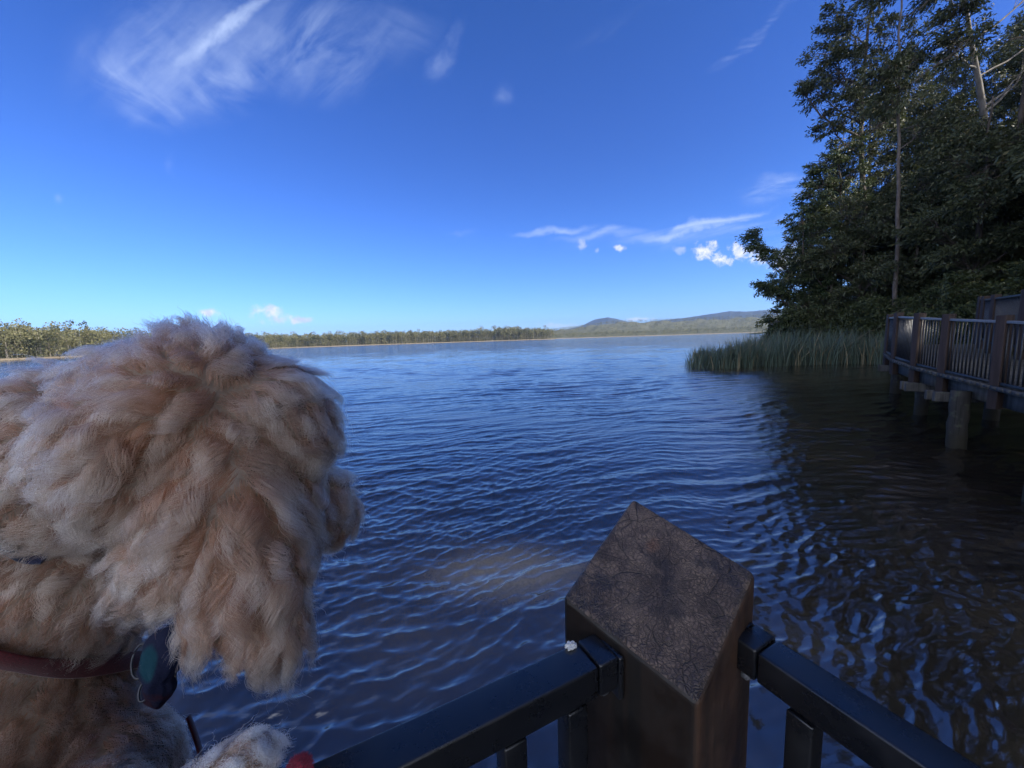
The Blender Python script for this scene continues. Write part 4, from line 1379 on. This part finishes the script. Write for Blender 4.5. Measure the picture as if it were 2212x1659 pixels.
at_.data.foreach_set('color', np.hstack([colr, np.ones((n_, 1))]).astype(np.float32).ravel())
m, t, out = new_mat('dog_fur')
h = t.node('ShaderNodeBsdfHairPrincipled')
h.parametrization = 'COLOR'
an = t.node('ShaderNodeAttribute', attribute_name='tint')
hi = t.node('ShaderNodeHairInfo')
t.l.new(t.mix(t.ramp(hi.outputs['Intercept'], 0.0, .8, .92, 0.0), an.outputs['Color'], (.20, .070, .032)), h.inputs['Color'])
h.inputs['Roughness'].default_value = .38
h.inputs['Radial Roughness'].default_value = .55
h.inputs['Coat'].default_value = 0.0
h.inputs['Random Roughness'].default_value = .2
t.l.new(h.outputs[0], out.inputs[0])
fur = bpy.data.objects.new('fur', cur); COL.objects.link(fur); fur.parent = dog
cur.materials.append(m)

# --- straps laid on the coat
bvh = BVHTree.FromPolygons([tuple(v) for v in VC], [tuple(int(q) for q in tri) for tri in TI])


def on_coat(px, py, lift):
    d = ray(px, py); dn = d / np.linalg.norm(d)
    hit = bvh.ray_cast(Vector(CAMP), Vector(dn))
    if hit[0] is None:
        p = at(px, py, .45); return p, -dn
    return np.array(hit[0]) + np.array(hit[1]) * lift, np.array(hit[1])


def strap(name, pts, width, mat, lift=.016):
    rows = []
    P = []; N_ = []
    for px, py in pts:
        p, n = on_coat(px, py, lift); P.append(p); N_.append(n)
    P = np.array(P); N_ = np.array(N_)
    s0 = np.linspace(0, 1, len(P)); s = np.linspace(0, 1, 28)
    P = np.stack([np.interp(s, s0, P[:, i]) for i in range(3)], 1); N_ = np.stack([np.interp(s, s0, N_[:, i]) for i in range(3)], 1)
    for _ in range(3):
        P[1:-1] = (P[:-2] + P[1:-1] * 2 + P[2:]) / 4; N_[1:-1] = (N_[:-2] + N_[1:-1] * 2 + N_[2:]) / 4
    N_ /= np.linalg.norm(N_, axis=1, keepdims=True)
    T = np.gradient(P, axis=0); T /= np.linalg.norm(T, axis=1, keepdims=True)
    S = np.cross(T, N_); S /= np.linalg.norm(S, axis=1, keepdims=True)
    prof = [(-.5, 0), (-.5, 1), (-.44, 1.4), (0, 1.55), (.44, 1.4), (.5, 1), (.5, 0), (0, -.1)]
    V = np.stack([P + S * (a * width) + N_ * (b * .0018) for a, b in prof], 1).reshape(-1, 3)
    return link(name, np_mesh(name, V, grid_faces(28, len(prof), True), False), dog, mat)


def mat_web(name, c):
    m, t, out = new_mat(name)
    o = t.node('ShaderNodeTexCoord').outputs['Object']
    a = t.noise(o, 700, 2, .6); b = t.noise(o, 40, 4)
    col = t.mix(t.ramp(a, .35, .65), tuple(v * .55 for v in c), c)
    col = t.mix(t.math('MULTIPLY', t.ramp(b, .5, .75), .4), col, tuple(v * .5 for v in c))
    pbr(t, out, col, .8, t.bump(a, .4, .0008), spec=.2, **{'Sheen Weight': .3})
    return m


M_red = mat_web('red_webbing', (.085, .007, .011))
M_navy = mat_web('navy_fabric', (.016, .020, .060))
M_pinkred = mat_web('red_fleece', (.52, .05, .10))
strap('chest_strap', [(-120, 1370), (-30, 1385), (60, 1405), (150, 1428), (230, 1440), (300, 1440)], .021, M_red, .013)
strap('neck_strap', [(-120, 1080), (-40, 1120), (20, 1158), (70, 1190), (112, 1214)], .017, M_navy, .011)
strap('leg_strap', [(372, 1575), (386, 1612), (398, 1650), (412, 1700)], .011, M_red, .016)

# pouch with a teal patch hanging from the front of the harness
bm = bmesh.new()
bmesh.ops.create_icosphere(bm, subdivisions=4, radius=1)
for v in bm.verts:
    x, y, z = v.co
    k_ = 1 + .10 * math.sin(x * 5 + z * 3) * math.cos(z * 7) + .05 * math.sin(y * 11 + x * 4)
    waist = 1 - .30 * math.exp(-((z + .28) / .16) ** 2)
    flare = 1.12 + .22 * max(0, z) - .10 * max(0, -z) + .12 * math.sin(z * 9 + 1) * (x > 0)
    v.co = Vector((x * .0180 * k_ * waist * flare + .006 * z, y * .0125 * k_, z * .041 * (1 + .05 * math.sin(x * 6))))
me = bpy.data.meshes.new('pouch'); bm.to_mesh(me); bm.free()
for p in me.polygons: p.use_smooth = True
m, t, out = new_mat('navy_pouch_fabric')
tcn = t.node('ShaderNodeTexCoord').outputs['Object']; x, y, z = t.xyz(tcn)
n = t.noise(tcn, 90, 4)
ex = t.math('DIVIDE', t.math('ADD', x, .004), .010); ez = t.math('DIVIDE', t.math('SUBTRACT', z, .010), .017)
sp = t.math('ADD', t.math('ADD', t.math('MULTIPLY', ex, ex), t.math('MULTIPLY', ez, ez)), t.math('MULTIPLY', n, .5))
col = t.mix(t.ramp(sp, 1.5, .8), (.009, .012, .036), (.006, .045, .066))
ez2 = t.ramp(t.math('ADD', z, t.math('MULTIPLY', x, .4)), -.017, -.022)
col = t.mix(t.math('MULTIPLY', ez2, t.ramp(n, .4, .6)), col, (.030, .009, .018))
pbr(t, out, col, .85, t.bump(n, .9, .003), spec=.2)
po = link('pouch', me, dog, m)
pc = P3(350, 1440, .385)
po.location = pc
po.rotation_euler = Matrix((tuple(RT), tuple(fw), tuple(UP))).transposed().to_euler()
th = np.linspace(0, 2 * PI, 28)
for (px, py, r, sq) in [(303, 1428, .0150, .55), (312, 1492, .0085, .6)]:
    c = P3(px, py, .380)
    g = Geo(); g.tube([c + RT * math.cos(a) * r * sq + UP * math.sin(a) * r + fw * .003 * math.sin(a) for a in th], .0010, 8, False)
    link('ring', g.mesh('ring', True), dog, mat_plain('steel_ring', (.09, .09, .10), .45, 80, .05, .02, metal=1.0) if px == 303 else bpy.data.materials['steel_ring'])
# nose at the far end of the muzzle
V, F = ellip(P3(733, 1085, .592), (.016, .012, .012), AX)
link('nose', np_mesh('nose', V, F, True), dog, mat_plain('dog_nose', (.02, .017, .016), .35))

# red fleece toy lying against the rail beside the paw
bm = bmesh.new()
bmesh.ops.create_icosphere(bm, subdivisions=4, radius=1)
for v in bm.verts:
    x, y, z = v.co
    v.co = Vector((x * .0080 * (1 + .25 * (z < 0) * -z), y * .0075, z * .030 if z < 0 else z * .0105))
    v.co.x += .16 * (v.co.z) * .6
me = bpy.data.meshes.new('soft_toy'); bm.to_mesh(me); bm.free()
for p in me.polygons: p.use_smooth = True
toy = link('soft_toy', me, None, M_pinkred)
toy.location = rail_top + urail * .0010 + np.array([0.004, .012, .006]); toy.rotation_euler = (0, math.radians(8), 0)
tag(toy, 'red fleece toy tip poking up beside the white paw', 'toy')
ng = 2600
di = g_.normal(0, 1, (ng, 3)); di /= np.linalg.norm(di, axis=1, keepdims=True)
b_ = np.stack([di[:, 0] * .0080, di[:, 1] * .0075, np.where(di[:, 2] < 0, di[:, 2] * .030, di[:, 2] * .0105)], 1)
b_[:, 0] += .096 * b_[:, 2]
cu = bpy.data.hair_curves.new('pile'); cu.add_curves([4] * ng)
q = b_[:, None] + (di + g_.normal(0, .5, (ng, 3)))[:, None] * (np.linspace(0, .0016, 4))[None, :, None]
cu.attributes['position'].data.foreach_set('vector', q.astype(np.float32).ravel())
ra = cu.attributes.get('radius') or cu.attributes.new('radius', 'FLOAT', 'POINT')
ra.data.foreach_set('value', np.full(ng * 4, .00009, np.float32))
cu.materials.append(M_pinkred)
oo = bpy.data.objects.new('fleece', cu); COL.objects.link(oo); oo.parent = toy
# ------------------------------------------------------------------ unseen roof added over the platform: shades deck, post and dog, bounces warm light
g = Geo()
a = math.radians(26.2); u = np.array([math.cos(a), math.sin(a), 0]); n_ = np.array([u[1], -u[0], 0])
c0 = np.array([.06, .16, CAM_H + 1.6])
for i in range(14):
    c = c0 + n_ * (-.05 + i * .22) + np.array([0, 0, .05 * min(i, 14 - i)])
    g.bar(c - u * 2.6, c + u * .35, .215, .03)
M_roof = mat_plain('bounce_ceiling', (.42, .36, .30), .7, 20)
rf = empty('shelter', (0, 0, 0), 'timber shelter roof with pine ceiling over the platform', 'shelter')
link('roof', g.mesh('roof'), rf, M_roof)
g = Geo()
for su, sn in ((-2.4, .3), (-2.4, 2.6), (.2, 2.6)):
    p = c0 + u * su + n_ * sn
    g = Geo(); g.box((p[0], p[1], CAM_H + .1), (.14, .14, 3.0)); link('post', bevel_mesh(g.mesh('post'), .006), rf, M_post)
# ------------------------------------------------------------------ haze: one closed box of thin air round everything
m, t, out = new_mat('haze_air')
v = t.node('ShaderNodeVolumePrincipled')
v.inputs['Color'].default_value = (.36, .56, 1.0, 1)
v.inputs['Density'].default_value = 0.00008
v.inputs['Anisotropy'].default_value = .2
t.l.new(v.outputs[0], out.inputs['Volume'])
g = Geo(); g.box((0, 0, 170), (16000, 16000, 345))
hz = link('haze', g.mesh('haze'), None, m); tag(hz, 'thin blue air over the lake', 'haze', kind='stuff')
